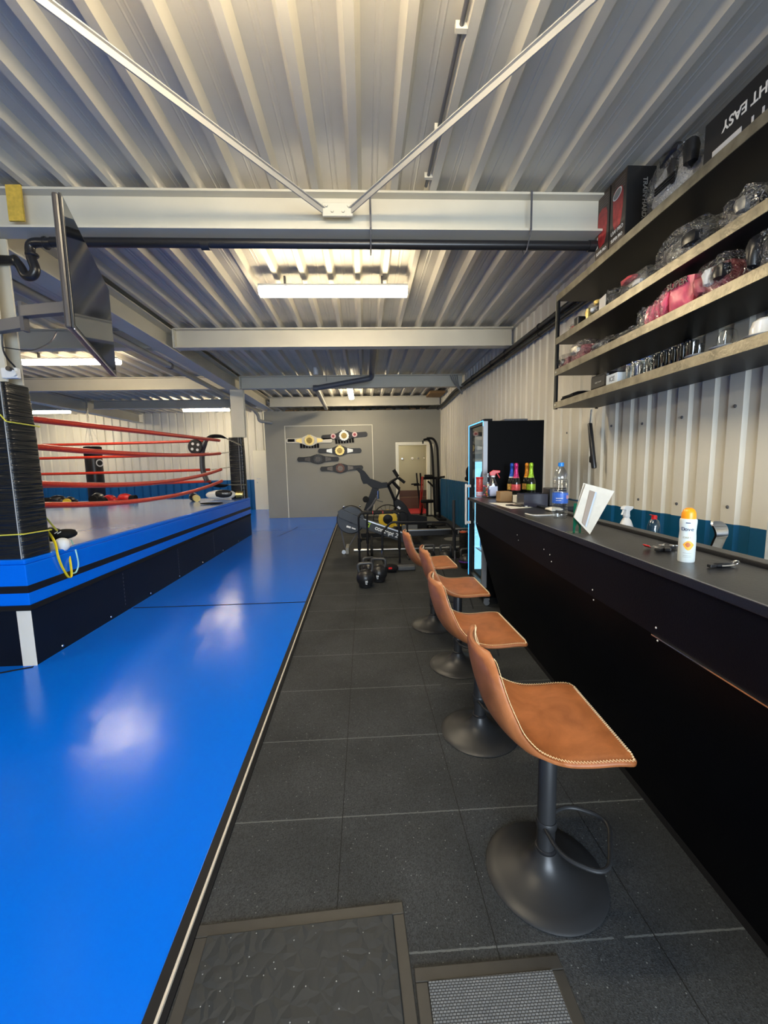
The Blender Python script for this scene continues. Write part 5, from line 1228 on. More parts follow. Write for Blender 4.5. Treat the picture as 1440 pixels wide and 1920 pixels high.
pack(2.20, 2.60, 1, 0.20, CG, 'large silver-grey crinkled packet on the second shelf', 17, patches=((-0.25, 0.45, 0.3, 0.4, CB),), group=GRP)
pack(1.88, 2.14, 1, 0.15, CB, 'black packet with white lacing to the right on the second shelf', 18, patches=((-0.1, 0.5, 0.25, 0.5, CG),), group=GRP)
pack(1.35, 1.80, 1, 0.13, CB, 'dark film packet at the right edge of the second shelf', 19, group=GRP)
# third shelf
pack(3.62, 3.86, 2, 0.13, CP, 'crinkled silver and pink packet sticking out at the left end of the third shelf', 21, patches=((0.1, 0.5, 0.5, 0.4, SILVER),), group=GRP)
pack(3.36, 3.62, 2, 0.17, CP, 'upright crinkled silver and pink packet, second from the left on the third shelf', 22, patches=((0.1, 0.6, 0.6, 0.4, SILVER),), group=GRP)
pack(2.98, 3.30, 2, 0.08, CB, 'low black packet with clear film in the middle left of the third shelf', 23, patches=((0.1, 0.6, 0.3, 0.4, CG),), group=GRP)
pack(2.70, 2.95, 2, 0.06, CB, 'flat black packet just left of the pink shirt packets', 24, group=GRP)
pack(2.62, 2.72, 2, 0.14, CG, 'small grey crumpled packet touching the pink packets', 25, group=GRP)
PF = mat('pink_pack', (0.85, 0.14, 0.24), 0.35, 0, 0.25, 18)
for k in range(4):
    y = 2.60 - 0.045 * k; hh = 0.125 + 0.018 * k
    t = thing('hand_wrap_packet', 'pink hand wrap packet, ' + ('furthest left of the pink row', 'second in the pink row', 'third in the pink row', 'fourth in the pink row, against the lettered one')[k], 'packet', (1.90, y, SH[2]), 0, 'pink packets on the third shelf')
    MB().blob((0, 0, hh / 2), (0.20, 0.055, hh), 40 + k, 0.06, 16, box=0.6, M=Matrix.Rotation(0.25, 3, 'X')).build('packet', PF, t)
    MB().blob((0, 0, hh / 2 + 0.005), (0.215, 0.065, hh + 0.02), 50 + k, 0.08, 18, box=0.6, M=Matrix.Rotation(0.25, 3, 'X')).build('film_wrap', FILM, t)
t = thing('hand_wrap_packet', 'largest pink packet with dark lettering across its top on the third shelf', 'packet', (1.88, 2.36, SH[2]), 0.10, 'pink packets on the third shelf')
MB().blob((0, 0, 0.095), (0.14, 0.17, 0.19), 61, 0.04, 20, box=0.75).build('packet', PF, t)
text('SUPER', 0.050, mat('dark_print', (0.03, 0.01, 0.02), 0.4), t, (-0.079, 0, 0.15), (0, -1, 0), (0, 0, 1), depth=0.003, bold=0.001)
pack(2.03, 2.26, 2, 0.20, CP, 'bulging clear packet with pink gloves and white pieces right of the lettered pink packet', 26, patches=((0.3, 0.4, 0.3, 0.5, mat('rose_glove', (0.45, 0.10, 0.13), 0.4)), (0.05, 0.5, 0.25, 0.5, CW), (-0.25, 0.5, 0.3, 0.4, CB)), group=GRP)
pack(1.40, 2.00, 2, 0.20, CG, 'long clear packet with silver and pink gloves at the right edge of the third shelf', 27, patches=((0.35, 0.5, 0.08, 0.8, CB), (-0.1, 0.6, 0.4, 0.3, PINK)), group=GRP)
# bottom shelf
z4 = SH[3]
tag(MB().blob((1.87, 3.50, z4 + 0.018), (0.20, 0.42, 0.035), 3, 0.14, 20, box=0.4).build('cloth', BLACKM), 'flat black cloth at the left end of the bottom shelf', 'cloth')
t = thing('card_box', 'black box with small white lettering left of the ICE sign on the bottom shelf', 'box', (1.83, 3.02, z4))
MB().bb(-0.02, 0.16, 0, 0.22, 0, 0.12).build('box', CB, t, bevel=0.02)
text('FREE SHAPE', 0.016, ALU, t, (-0.0225, 0.10, 0.055), (0, -1, 0), (0, 0, 1))
t = thing('ice_box', 'small white box lettered ICE beside the glasses on the bottom shelf', 'box', (1.795, 2.86, z4))
MB().bb(0, 0.10, 0, 0.135, 0, 0.075).build('box', mat('ice_white', (0.6, 0.68, 0.75), 0.4), t, bevel=0.003)
text('ICE', 0.045, mat('grey_print', (0.15, 0.17, 0.2), 0.4), t, (-0.001, 0.065, 0.038), (0, -1, 0), (0, 0, 1), bold=0.001)
t = thing('plastic_tub', 'clear tub with something blue inside behind the ICE box', 'tub', (1.95, 2.86, z4))
MB().lathe([(0, 0.002), (0.05, 0.002), (0.06, 0.14), (0.058, 0.145)], (0, 0, 0), 22, cap=False).build('tub', GLASS, t); MB().blob((0, 0, 0.08), (0.08, 0.08, 0.09), 3, 0.1, 14).build('blue_content', BLUEP, t)
gl = None
for k in range(9):
    y = 2.79 - k * 0.066; dark = k >= 4
    nm = 'drinking_glass'
    labs = ['drinking glass first in the row, touching the ICE box', 'second drinking glass in the row right of the ICE box', 'third drinking glass in the row right of the ICE box', 'fourth drinking glass in the row, last of the clear ones',
            'first smoky tumbler after the clear glasses', 'second smoky tumbler after the clear glasses', 'third smoky tumbler, in the middle of the dark row', 'tall smoky tumbler, fourth of the dark row', 'last smoky tumbler, beside the saucer']
    if k in (0, 4):
        gl = thing(nm, labs[k], 'glass', (1.84, y, z4), 0, 'glasses on the bottom shelf')
        gm = GLASS if k == 0 else glassy('smoked_glass', (0.40, 0.43, 0.45), 0.9, 0.04, 0, 0.4)
        MB().lathe([(0, 0.002), (0.026, 0.0), (0.029, 0.006), (0.031, 0.105), (0.029, 0.105), (0.027, 0.012), (0, 0.010)], (0, 0, 0), 12).build('glass', gm, gl)
        MB().lathe([(0.0305, 0.103), (0.0315, 0.106), (0.0295, 0.107)], (0, 0, 0), 24, cap=False).build('rim', CHROME if k == 0 else gm, gl)
    else: dup(gl, (1.84, y, z4), 0, labs[k])
for k, y in enumerate((2.79, 2.70, 2.58, 2.46, 2.35)):
    gl2 = gl
    dup(gl, (1.93, y - 0.02, z4), 0.3, ['back-row smoky tumbler behind the first clear glass', 'back-row smoky tumbler behind the second clear glass', 'back-row smoky tumbler behind the fourth clear glass', 'back-row smoky tumbler behind the second dark one', 'back-row smoky tumbler behind the fourth dark one'][k], 'glasses on the bottom shelf')
def saucer(x, y, lab): tag(MB().lathe([(0, 0.004), (0.03, 0.0), (0.045, 0.004), (0.072, 0.014), (0.074, 0.016), (0.045, 0.008), (0, 0.007)], (x, y, z4), 30).build('saucer', mat('porcelain', (0.78, 0.78, 0.76), 0.2), bevel=0), lab, 'saucer')
saucer(1.85, 2.21, 'white saucer lying right of the dark tumblers')
saucer(1.85, 2.05, 'white saucer under the upturned glass cup'); saucer(1.86, 1.87, 'white saucer under the upturned white cup')
def cup(x, y, r, h, m, lab, z=0.008, name='cup'):
    t = thing(name, lab, 'cup', (x, y, z4 + z), 0.5)
    MB().lathe([(r, 0), (r * 1.0, 0.004), (r * 0.97, h * 0.45), (r * 0.80, h * 0.85), (r * 0.55, h * 0.97), (r * 0.5, h), (0, h)], (0, 0, 0), 32).build('body', m, t)
    MB().tube(bez([(r * 0.95, 0, h * 0.25), (r * 1.5, 0, h * 0.3), (r * 1.5, 0, h * 0.65), (r * 0.88, 0, h * 0.72)], 5), 0.005, 8).build('handle', m, t)
cup(1.85, 2.05, 0.045, 0.085, GLASS, 'clear glass cup standing upside down on a saucer on the bottom shelf', 0.016)
cup(1.86, 1.87, 0.052, 0.075, mat('porcelain', (0.78, 0.78, 0.76), 0.2), 'white cup standing upside down on a saucer on the bottom shelf', 0.016)
cup(1.86, 1.72, 0.052, 0.075, mat('porcelain', (0.78, 0.78, 0.76), 0.2), 'white cup cut off by the right edge on the bottom shelf', 0.0)
cup(1.90, 2.17, 0.030, 0.055, GLASS, 'small espresso glass between the saucer and the glass cup', 0.0)
cup(1.90, 1.965, 0.024, 0.055, GLASS, 'small shot glass between glass cup and white cup', 0.0)

# ================================================================== BELTS ON THE PARTITION
def belt(pl, pr, c, leather, plate, sideplate, label, w_=0.135, tassels=False, rnd=False, big=0.152, centre=None):
    L0 = at(*pl, Y=YG - 0.02); R0 = at(*pr, Y=YG - 0.02); Cc = at(*c, Y=YG - 0.02)
    ax = (R0 - L0).normalized(); ay = Vector((0, 1, 0)).cross(ax) * -1
    if ay.z < 0: ay = -ay
    t = thing('champion_belt', label, 'belt', (Cc.x, YG, Cc.z), 0, 'champion belts on the grey partition')
    a = (L0 - Cc).dot(ax); b = (R0 - Cc).dot(ax); hw = w_ / 2; pts = []
    n = ax.cross(ay)
    xs = [a + 0.02, a + 0.05, -0.40, -0.21, -0.09, 0, 0.09, 0.21, 0.40, b - 0.05, b - 0.02]
    hh = [hw * 0.75, hw, hw, hw * 1.25, big * 0.95, big * 1.08, big * 0.95, hw * 1.25, hw, hw, hw * 0.75]
    poly = [(x, h) for x, h in zip(xs, hh)] + [(b, 0)] + [(x, -h) for x, h in list(zip(xs, hh))[::-1]] + [(a, 0)]
    off = (L0 - Cc).dot(ay) * 0
    o3 = Vector((0, -0.012, 0))
    MB().prism(poly, 0.02, o3, ax, ay).build('strap', leather, t, bevel=0.003)
    K = 36
    MB().prism([(big * 0.92 * (1 + 0.05 * cos(12 * 2 * pi * k / K)) * cos(2 * pi * k / K), big * 0.92 * (1 + 0.05 * cos(12 * 2 * pi * k / K)) * sin(2 * pi * k / K)) for k in range(K)], 0.014, o3 + Vector((0, -0.016, 0)), ax, ay).build('main_plate', plate, t, bevel=0.002)
    MB().prism([(big * 0.55 * cos(2 * pi * k / K), big * 0.55 * sin(2 * pi * k / K)) for k in range(K)], 0.010, o3 + Vector((0, -0.026, 0)), ax, ay).build('plate_centre', centre or mat('dark_brass', (0.30, 0.20, 0.06), 0.4, 0.8, 0.5, 40), t)
    MB().prism([(-0.03, big * 0.85), (0.03, big * 0.85), (0.05, big * 1.12), (0, big * 1.02), (-0.05, big * 1.12)], 0.012, o3 + Vector((0, -0.018, 0)), ax, ay).build('crown', plate, t)
    for s in (-1, 1):
        if rnd: q = [(s * 0.31 + 0.075 * cos(2 * pi * k / 20), 0.01 + 0.075 * sin(2 * pi * k / 20)) for k in range(20)]
        else: q = [(s * 0.22, 0.07), (s * 0.22, -0.07), (s * 0.38, -0.035), (s * 0.38, 0.035)]
        if not rnd and s < 0: q = q[::-1]
        MB().prism(q, 0.012, o3 + Vector((0, -0.014, 0)), ax, ay).build('side_plate', sideplate, t, bevel=0.002)
        if rnd: MB().prism([(s * 0.31 + (a_ - s * 0.31) * 0.5, 0.01 + (b_ - 0.01) * 0.5) for a_, b_ in q], 0.010, o3 + Vector((0, -0.02, 0)), ax, ay).build('side_plate_centre', mat('rosette_red', (0.35, 0.03, 0.05), 0.4), t)
    if tassels:
        for k in range(7):
            x = -0.24 + k * 0.08; MB().prism([(x - 0.032, -0.05), (x + 0.032, -0.05), (x + 0.035, -0.20), (x + 0.01, -0.225), (x, -0.205), (x - 0.028, -0.22)], 0.012, o3 + Vector((0, 0.004, 0)), ax, ay).build('tassel', BLACKM, t)
    return t
t = belt((536, 829), (623, 828), (580, 826), mat('white_leather', (0.72, 0.68, 0.58), 0.45), GOLD, GOLD, 'white champion belt with a gold plate and black tassels, top left of the belts', tassels=True)
MB().bb(-0.62, -0.42, -0.026, -0.022, -0.03, 0.05).build('black_patch', BLACKM, t)
belt((602, 820), (689, 813), (645, 817), mat('black_leather', (0.012, 0.01, 0.01), 0.45), SILVER, mat('rosette_pale', (0.7, 0.5, 0.48), 0.4), 'black champion belt with a pale plate, round rosettes and tassels, top right of the belts', tassels=True, rnd=True)
belt((596, 844), (678, 843), (637, 845), mat('black_leather2', (0.012, 0.012, 0.012), 0.45), GOLD, SILVER, 'black champion belt with a gold plate and no tassels, in the middle of the belts', big=0.145)
belt((557, 860), (636, 859), (596, 861), mat('black_leather3', (0.014, 0.014, 0.014), 0.5), mat('dark_plate', (0.05, 0.05, 0.05), 0.4, 0.6, 0.4, 40), mat('dark_plate2', (0.09, 0.08, 0.07), 0.4, 0.6, 0.4, 40), centre=mat('dark_plate2', (0.09,)*3), label='all-dark champion belt, second from the bottom and furthest left of the black ones', big=0.135)
belt((600, 878), (681, 875), (638, 878), mat('black_leather4', (0.014, 0.014, 0.014), 0.5), mat('bronze_plate', (0.10, 0.045, 0.03), 0.4, 0.6, 0.4, 40), mat('bronze_plate2', (0.12, 0.10, 0.08), 0.4, 0.6, 0.4, 40), centre=mat('bronze_plate2', (0.09,)*3), label='dark champion belt with a reddish bronze plate, lowest of the belts', big=0.135)

# ================================================================== GYM CORNER
def PX(par, Y, pts, r, m, name, n=8, k=1.0, smooth=0, round_=0, flat=None):
    """tube through points seen at (px, py), all in the plane at depth Y (a point may carry its own depth)"""
    P3 = [at(q[0], q[1], Y=q[2] if len(q) > 2 else Y) - par.location for q in pts]
    if smooth: P3 = bez(P3, smooth)
    if round_: P3 = rounded(P3, round_)
    return MB().tube(P3, r, n, flat=flat).build(name, m, par)
def PP(par, Y, pts, d, m, name, bevel=0.004):
    q = [at(x, y, Y=Y) - par.location for x, y in pts]
    mb = MB(); mb.prism([(v.x, v.z) for v in q], d, (0, Y - par.location.y, 0), (1, 0, 0), (0, 0, 1)); return mb.build(name, m, par, bevel=bevel)
KBM = mat('kettlebell_black', (0.012, 0.012, 0.013), 0.35, 0, 0.2, 6, 0.15, 90)
def kettlebell(x, y, r, label, rz=0.0, mark=True, band=None):
    t = thing('kettlebell', label, 'kettlebell', (x, y, 0), rz, 'black kettlebells on the rubber floor')
    prof = [(0, 0), (r * 0.55, 0), (r * 0.72, r * 0.10)] + [(r * sin(a), r * 1.0 - r * cos(a) * 0.98) for a in [0.85 + k * 0.19 for k in range(12)]] + [(0, r * 1.98)]
    MB().lathe(prof, (0, 0, 0), 36).build('bell', KBM, t)
    h = [(-r * 0.62, 0, r * 1.55), (-r * 0.80, 0, r * 2.0), (-r * 0.80, 0, r * 2.62), (r * 0.80, 0, r * 2.62), (r * 0.80, 0, r * 2.0), (r * 0.62, 0, r * 1.55)]
    MB().tube(rounded(h, r * 0.4, 6), 0.017, 12).build('handle', GREYM if False else mat('handle_grey', (0.05, 0.05, 0.05), 0.35), t)
    if mark:
        text('20', r * 0.28, WHITE, t, (0, -r * 0.96, r * 0.80), (1, 0, 0), (0, 0, 1), depth=0.004, bold=0.001)
        text('kg', r * 0.2, WHITE, t, (0, -r * 0.88, r * 0.57), (1, 0, 0), (0, 0, 1), depth=0.004, bold=0.001)
    if band: MB().lathe([(r * 0.95, r * 0.85), (r * 1.01, r * 0.95), (r * 0.99, r * 1.12)], (0, 0, 0), 28, cap=False).build('colour_band', band, t)
    return t
kettlebell(-0.022, 4.88, 0.112, 'round black kettlebell at the front, closest to the blue mat edge', 0.1)
kettlebell(0.150, 5.10, 0.112, 'black kettlebell just behind and right of the front one', -0.2)
kettlebell(0.02, 5.42, 0.09, 'small black kettlebell hidden behind the front pair', 0.3, False)
kettlebell(1.42, 5.62, 0.105, 'black kettlebell with a purple band, between furthest stool and fridge', 0.2, False, mat('purple', (0.16, 0.04, 0.45), 0.4))
kettlebell(1.20, 6.0, 0.10, 'black kettlebell standing before the black upright pole', 0.0, False)
kettlebell(0.95, 6.05, 0.10, 'black kettlebell directly behind the furthest stool back', 0.0, False)

def dip_bar(Y, xl, xr, ytop, yfoot, label, foamx):
    t = thing('dip_bar', label, 'dip bar', (at(xl, yfoot, Y=Y).x, Y, 0), 0, 'black dip bars')
    a = at(xl, ytop, Y=Y); b = at(xr, ytop, Y=Y); z = a.z
    P3 = [Vector((a.x, Y, 0.02)), Vector((a.x, Y, z)), Vector((b.x, Y, z)), Vector((b.x, Y, 0.02))]
    P3 = [q - t.location for q in P3]
    MB().tube(rounded(P3, 0.09, 6), 0.016, 10).build('frame', BLACK, t)
    f0, f1 = at(foamx[0], ytop, Y=Y).x - t.location.x, at(foamx[1], ytop, Y=Y).x - t.location.x
    MB().tube([(f0, 0, z), (f1, 0, z)], 0.024, 12).build('foam_grip', RUBBER, t)
    for f in (0.33, 0.66): MB().tube([(f0 + (f1 - f0) * f - 0.004, 0, z), (f0 + (f1 - f0) * f + 0.004, 0, z)], 0.0246, 12).build('red_ring', RED, t)
    for q in (a, b):
        MB().tube([(q.x - t.location.x, 0, 0.24), (q.x - t.location.x, 0, 0.42)], 0.023, 12).build('height_sleeve', BLACKM, t)
        MB().tube([(q.x - t.location.x, -0.25, 0.015), (q.x - t.location.x, 0.25, 0.015)], 0.015, 8).build('foot', BLACK, t)
    return t
dip_bar(5.95, 672, 748, 962, 1058, 'nearer of the two tall black dip bars behind the kettlebells', (680, 737))
dip_bar(6.45, 688, 763, 960, 1048, 'further of the two tall black dip bars behind the kettlebells', (696, 752))
t = thing('parallette_frame', 'lower wide black bar frame with chrome feet right of the dip bars', 'bar frame', (at(717, 1060, Y=5.75).x, 5.75, 0))
PX(t, 5.75, ((717, 1032), (717, 997), (733, 979), (838, 979), (853, 997), (853, 1032)), 0.016, BLACK, 'frame', 10, round_=0.05)
PX(t, 5.75, ((717, 1030), (717, 1052), (724, 1066), (775, 1066)), 0.014, CHROME, 'chrome_foot', 10, round_=0.06)
PX(t, 5.75, ((853, 1028), (853, 1055)), 0.014, CHROME, 'chrome_foot', 10)
p = at(762, 1066, Y=5.6); tag(MB().box((p.x, 5.62, 0.035), (0.25, 0.12, 0.06)).build('step_pad', mat('step_grey', (0.07, 0.075, 0.085), 0.5), bevel=0.012), 'small grey pad on the floor at the chrome foot of the bar frame', 'pad')
p = at(734, 1072, Z=0); t = thing('weight_bag', 'small black weight with a red mark on the floor beside the kettlebells', 'weight', (p.x, p.y, 0))
MB().blob((0, 0, 0.055), (0.19, 0.15, 0.11), 6, 0.06, 18, box=0.3).build('bag', BLACKM, t); MB().box((-0.02, -0.075, 0.07), (0.05, 0.01, 0.025), 0.2).build('red_mark', RED, t)
p = at(846, 1040, Z=0); t = thing('upright_pole', 'tall thin black post standing on the rubber floor left of the fridge', 'pole', (p.x, 6.3, 0))
zt_ = at(846, 938, Y=6.3).z; MB().tube([(0, 0, 0.01), (0, 0, zt_)], 0.024, 12).build('pole', mat('pole_grey', (0.035, 0.035, 0.038), 0.4), t); MB().bb(-0.15, 0.15, -0.05, 0.3, 0, 0.02).build('foot', BLACKM, t)
a = at(664, 1034, Y=6.98); b = at(868, 1032, Y=6.98); t = thing('barbell', 'bright steel barbell lying across the floor behind the dip bars', 'barbell', (a.x, 6.98, 0.022))
MB().tube([(0.30, 0, 0), (b.x - a.x - 0.30, 0, 0)], 0.0145, 12).build('shaft', mat('bright_steel', (0.85, 0.84, 0.8), 0.3, 0.6), t)
MB().tube([(0, 0, 0.0), (0.30, 0, 0)], 0.022, 12).build('sleeve', mat('bright_steel', (0.85, 0.84, 0.8), 0.3, 0.6), t); MB().tube([(b.x - a.x - 0.30, 0, 0.0), (b.x - a.x, 0, 0)], 0.022, 12).build('sleeve', mat('bright_steel', (0.85, 0.84, 0.8), 0.3, 0.6), t)
p = at(869, 1045, Z=0); t = thing('foam_roller', 'knobbly black foam roller with an orange end standing beside the fridge', 'foam roller', (p.x, 6.3, 0))
zt_ = at(869, 998, Y=6.3).z
prof = [(0, 0)]
for k in range(14): prof += [(0.060, zt_ * k / 14 + 0.002), (0.068, zt_ * (k + 0.5) / 14)]
prof += [(0.06, zt_), (0, zt_)]
MB().lathe(prof, (0, 0, 0), 24).build('roller', RUBBER, t); MB().lathe([(0, zt_), (0.056, zt_), (0.056, zt_ + 0.015), (0.03, zt_ + 0.02), (0, zt_ + 0.02)], (0, 0, 0), 20).build('orange_end', mat('orange_plastic', (0.8, 0.12, 0.04), 0.4), t)
p = at(851, 1012, Y=6.8); t = thing('balance_disc', 'thin pale disc on a slender stem near the barbell', 'disc', (p.x, 6.85, 0))
MB().lathe([(0, p.z), (0.15, p.z), (0.16, p.z + 0.006), (0.15, p.z + 0.012), (0, p.z + 0.012)], (0, 0, 0), 28).build('disc', mat('disc_grey', (0.22, 0.22, 0.20), 0.4), t); MB().tube([(0, 0, 0.0), (0, 0, p.z)], 0.012, 8).build('stem', GREYM, t); MB().lathe([(0, 0), (0.09, 0), (0.08, 0.012), (0, 0.014)], (0, 0, 0), 20).build('foot', BLACKM, t)
p = at(697, 1040, Z=0); tag(MB().lathe([(0.05, -0.02), (0.16, -0.02), (0.17, -0.012), (0.17, 0.012), (0.16, 0.02), (0.05, 0.02), (0.05, -0.02)], (p.x, 6.55, 0.17), 30, Matrix.Rotation(pi / 2, 3, 'Y'), cap=False).build('weight_plate', RUBBER), 'black weight plate standing on edge between the dip bars', 'weight plate')

# rowing machine
RY = 6.95; c = at(658, 974, Y=RY); fl = at(650, 1036, Z=0)
row = thing('rowing_machine', 'black rowing machine with a round flywheel housing and lettered front leg', 'rowing machine', (c.x, RY, 0))
Rw = 25.5 / 760 * 7.05
Mx = Matrix.Rotation(pi / 2, 3, 'X')
RG = mat('rower_grey', (0.040, 0.046, 0.056), 0.4, spec=0.3)
MB().lathe([(0, -0.09), (Rw * 0.9, -0.09), (Rw * 0.98, -0.075), (Rw, -0.05), (Rw, 0.06), (Rw * 0.95, 0.08), (0, 0.08)], (0, 0, c.z), 40, Mx).build('flywheel_housing', RG, row)
MB().lathe([(Rw * 1.0, -0.03), (Rw * 1.035, -0.02), (Rw * 1.035, 0.03), (Rw * 1.0, 0.04)], (0, 0, c.z), 40, Mx, cap=False).build('perforated_rim', RUBBER, row)
MB().lathe([(0.045, 0), (0.045, 0.012), (0.03, 0.018), (0, 0.018)], (0.02, 0.10 - 0.19, c.z - 0.01), 18, Mx).build('damper_hub', BLACKP, row)
PP(row, RY - 0.10, ((633, 959), (640, 954), (676, 970), (690, 977), (690, 992), (672, 985), (636, 970)), 0.05, RG, 'side_cover')
PP(row, RY - 0.06, ((672, 972), (768, 1004), (768, 1021), (672, 987)), 0.09, mat('rower_black', (0.012, 0.012, 0.014), 0.4), 'front_leg')
PP(row, RY - 0.06, ((674, 969.5), (767, 1001.5), (767, 1003.5), (674, 971.8)), 0.10, ALU, 'rail_edge', 0)
a = at(690, 984, Y=RY - 0.11) - row.location; b = at(748, 1006, Y=RY - 0.11) - row.location; ax = (b - a).normalized()
text('concept 2', 0.105, WHITE, row, a.lerp(b, 0.60) + Vector((0, -0.005, 0)), ax, Vector((0, -1, 0)).cross(ax) * 1.0 if False else Vector((-ax.z, 0, ax.x)), depth=0.002, bold=0.003)
MB().tube([a + Vector((-0.005 + 0.035 * cos(q), -0.003, -0.005 + 0.035 * sin(q))) for q in [0.7 + k * 0.35 for k in range(15)]], 0.010, 6).tube([a + Vector((0.045, -0.004, 0.03)), a + Vector((0.005, -0.004, -0.035))], 0.008, 6).build('logo', mat('lime', (0.45, 0.7, 0.05), 0.5), row)
MB().box((-0.04, -0.095, c.z - 0.115), (0.075, 0.004, 0.03), 0, Matrix.Rotation(0.35, 3, 'Y')).box((0.045, -0.095, c.z - 0.145), (0.07, 0.004, 0.02), 0, Matrix.Rotation(0.35, 3, 'Y')).build('white_decal', WHITE, row)
MB().box((0.01, -0.095, c.z + 0.035), (0.06, 0.004, 0.045)).build('grey_decal', mat('decal_grey', (0.4, 0.4, 0.4), 0.5), row)
for (x, y) in ((645, 950), (675, 949)):
    q = at(x, y, Y=RY - 0.08) - row.location; MB().lathe([(0.014, 0), (0.016, 0.01), (0, 0.016)], q, 10, Mx).build('bolt', CHROME, row)
PX(row, RY, ((637, 968), (641, 1000), (647, 1028)), 0.014, GREYM, 'leg'); PX(row, RY, ((672, 995), (657, 1020), (652, 1030)), 0.010, GREYM, 'leg')
q = at(652, 1031, Y=RY) - row.location; MB().box((q.x, -0.0, 0.055), (0.055, 0.36, 0.11)).build('front_foot', mat('foot_grey', (0.2, 0.2, 0.18), 0.5), row, bevel=0.008)
MB().lathe([(0.035, -0.012), (0.035, 0.012)], (q.x - 0.06, -0.15, 0.035), 14, Mx).build('caster', ALU, row)
a = at(768, 1006, Y=RY); b = at(884, 998, Y=RY)
zr = 0.36
MB().bb(a.x - c.x - 0.1, b.x - c.x + 0.35, -0.045, 0.045, zr - 0.10, zr - 0.01).build('monorail', mat('rower_black', (0.012, 0.012, 0.014), 0.4), row)
MB().bb(a.x - c.x - 0.1, b.x - c.x + 0.35, -0.05, 0.05, zr - 0.01, zr + 0.004).build('rail_top', ALU, row)
text('ROW', 0.085, WHITE, row, (at(868, 1005, Y=RY).x - c.x, -0.048, zr - 0.058), (1, 0, 0), (0, 0, 1), depth=0.002)
q = b.x - c.x + 0.25
MB().bb(q - 0.02, q + 0.02, -0.02, 0.02, 0.02, zr - 0.1).bb(q - 0.03, q + 0.03, -0.25, 0.25, 0, 0.03).build('rear_leg', BLACKM, row)
MB().blob((at(812, 1000, Y=RY).x - c.x + 0.1, 0, zr + 0.09), (0.24, 0.30, 0.06), 3, 0.02, 18, box=0.3).build('sliding_seat', BLACKM, row)
MB().bb(a.x - c.x - 0.10, a.x - c.x + 0.16, -0.22, 0.22, 0.14, 0.18).build('foot_plates', BLACKM, row)

# exercise bike with a yellow fan
BY = 8.2; bk = thing('exercise_bike', 'black exercise bike with a yellow fan wheel behind the rowing machine', 'exercise bike', (at(722, 985, Y=BY).x, BY, 0))
BKM = mat('bike_black', (0.008, 0.008, 0.009), 0.45, spec=0.2)
c2 = at(727, 973, Y=BY) - bk.location; Rf = 26.5 / 760 * 8.35
MB().lathe([(0, -0.05), (Rf * 0.62, -0.05), (Rf * 0.66, -0.03), (Rf * 0.66, 0.03), (0, 0.05)], c2, 32, Mx).build('fan_disc', YELLOW, bk)
for k in range(18):
    a_ = 2 * pi * k / 18; MB().box(c2 + Vector((cos(a_), 0, sin(a_))) * Rf * 0.80, (Rf * 0.34, 0.05, 0.012), 0, Matrix.Rotation(-a_, 3, 'Y')).build('fan_blade', mat('smoky_blade', (0.10, 0.09, 0.05), 0.4), bk)
MB().lathe([(Rf * 0.98, -0.05), (Rf * 1.03, -0.03), (Rf * 1.03, 0.03), (Rf * 0.98, 0.05)], c2, 36, Mx, cap=False).build('fan_rim', BKM, bk)
MB().lathe([(0, -0.09), (Rf * 0.30, -0.085), (Rf * 0.34, -0.05), (Rf * 0.34, 0.05), (0, 0.06)], c2, 24, Mx).build('fan_hub', BKM, bk)
c3 = at(781, 986, Y=BY) - bk.location; R3 = 0.16
MB().lathe([(R3 * 0.75, -0.06), (R3, -0.06), (R3, 0.02), (R3 * 0.75, 0.02)], c3, 28, Mx, cap=False).build('yellow_ring', YELLOW, bk); MB().lathe([(0, -0.05), (R3 * 0.75, -0.05), (R3 * 0.75, 0.02), (0, 0.02)], c3, 24, Mx).build('ring_cover', BKM, bk)
PP(bk, BY, ((739, 940), (745, 935), (754, 940), (762, 949), (770, 964), (800, 968), (800, 1003), (735, 1008), (735, 990), (752, 985), (748, 960), (740, 948)), 0.12, BKM, 'body_shell')
PP(bk, BY - 0.02, ((682, 957), (698, 914), (711, 914), (697, 958)), 0.11, BKM, 'seat_mast')
PP(bk, BY - 0.02, ((667, 879), (672, 876), (684, 884), (694, 897), (716, 905), (726, 904), (726, 914), (711, 916), (697, 914), (688, 907), (681, 907), (677, 898), (675, 888)), 0.16, BKM, 'saddle')
PX(bk, BY, ((712, 910), (728, 909), (736, 903), (749, 917)), 0.035, BKM, 'main_tube', 8)
PX(bk, BY - 0.1, ((727, 909), (736, 901), (747, 895)), 0.028, BKM, 'handlebar_arm', 8); PX(bk, BY - 0.1, ((738, 881), (746, 894)), 0.036, RUBBER, 'grip', 10); PX(bk, BY - 0.1, ((747, 896), (759, 905)), 0.030, RUBBER, 'grip', 10)
PX(bk, BY, ((728, 910), (740, 938), (741, 955), (738, 970)), 0.030, BKM, 'push_arm', 8); PX(bk, BY, ((749, 917), (747, 925), (741, 938)), 0.02, BKM, 'link_bar', 8)
PX(bk, BY - 0.08, ((688, 957), (697, 948), (705, 935), (711, 932)), 0.024, GREYM, 'crank', 8, smooth=3); PX(bk, BY - 0.1, ((709, 920), (709, 935)), 0.022, CHROME, 'bottle_cage', 10); PX(bk, BY - 0.1, ((706, 938), (718, 941)), 0.010, GREYM, 'pedal', 6)
q = at(686, 936, Y=BY - 0.1) - bk.location; MB().lathe([(0, 0), (0.06, 0), (0.065, 0.05), (0, 0.06)], q, 16, Mx).build('adjuster_knob', RUBBER, bk)
for x in (742, 750, 757): q = at(x, 985, Y=BY - 0.12) - bk.location; MB().box(q, (0.05, 0.006, 0.035)).build('yellow_decal', YELLOW, bk)
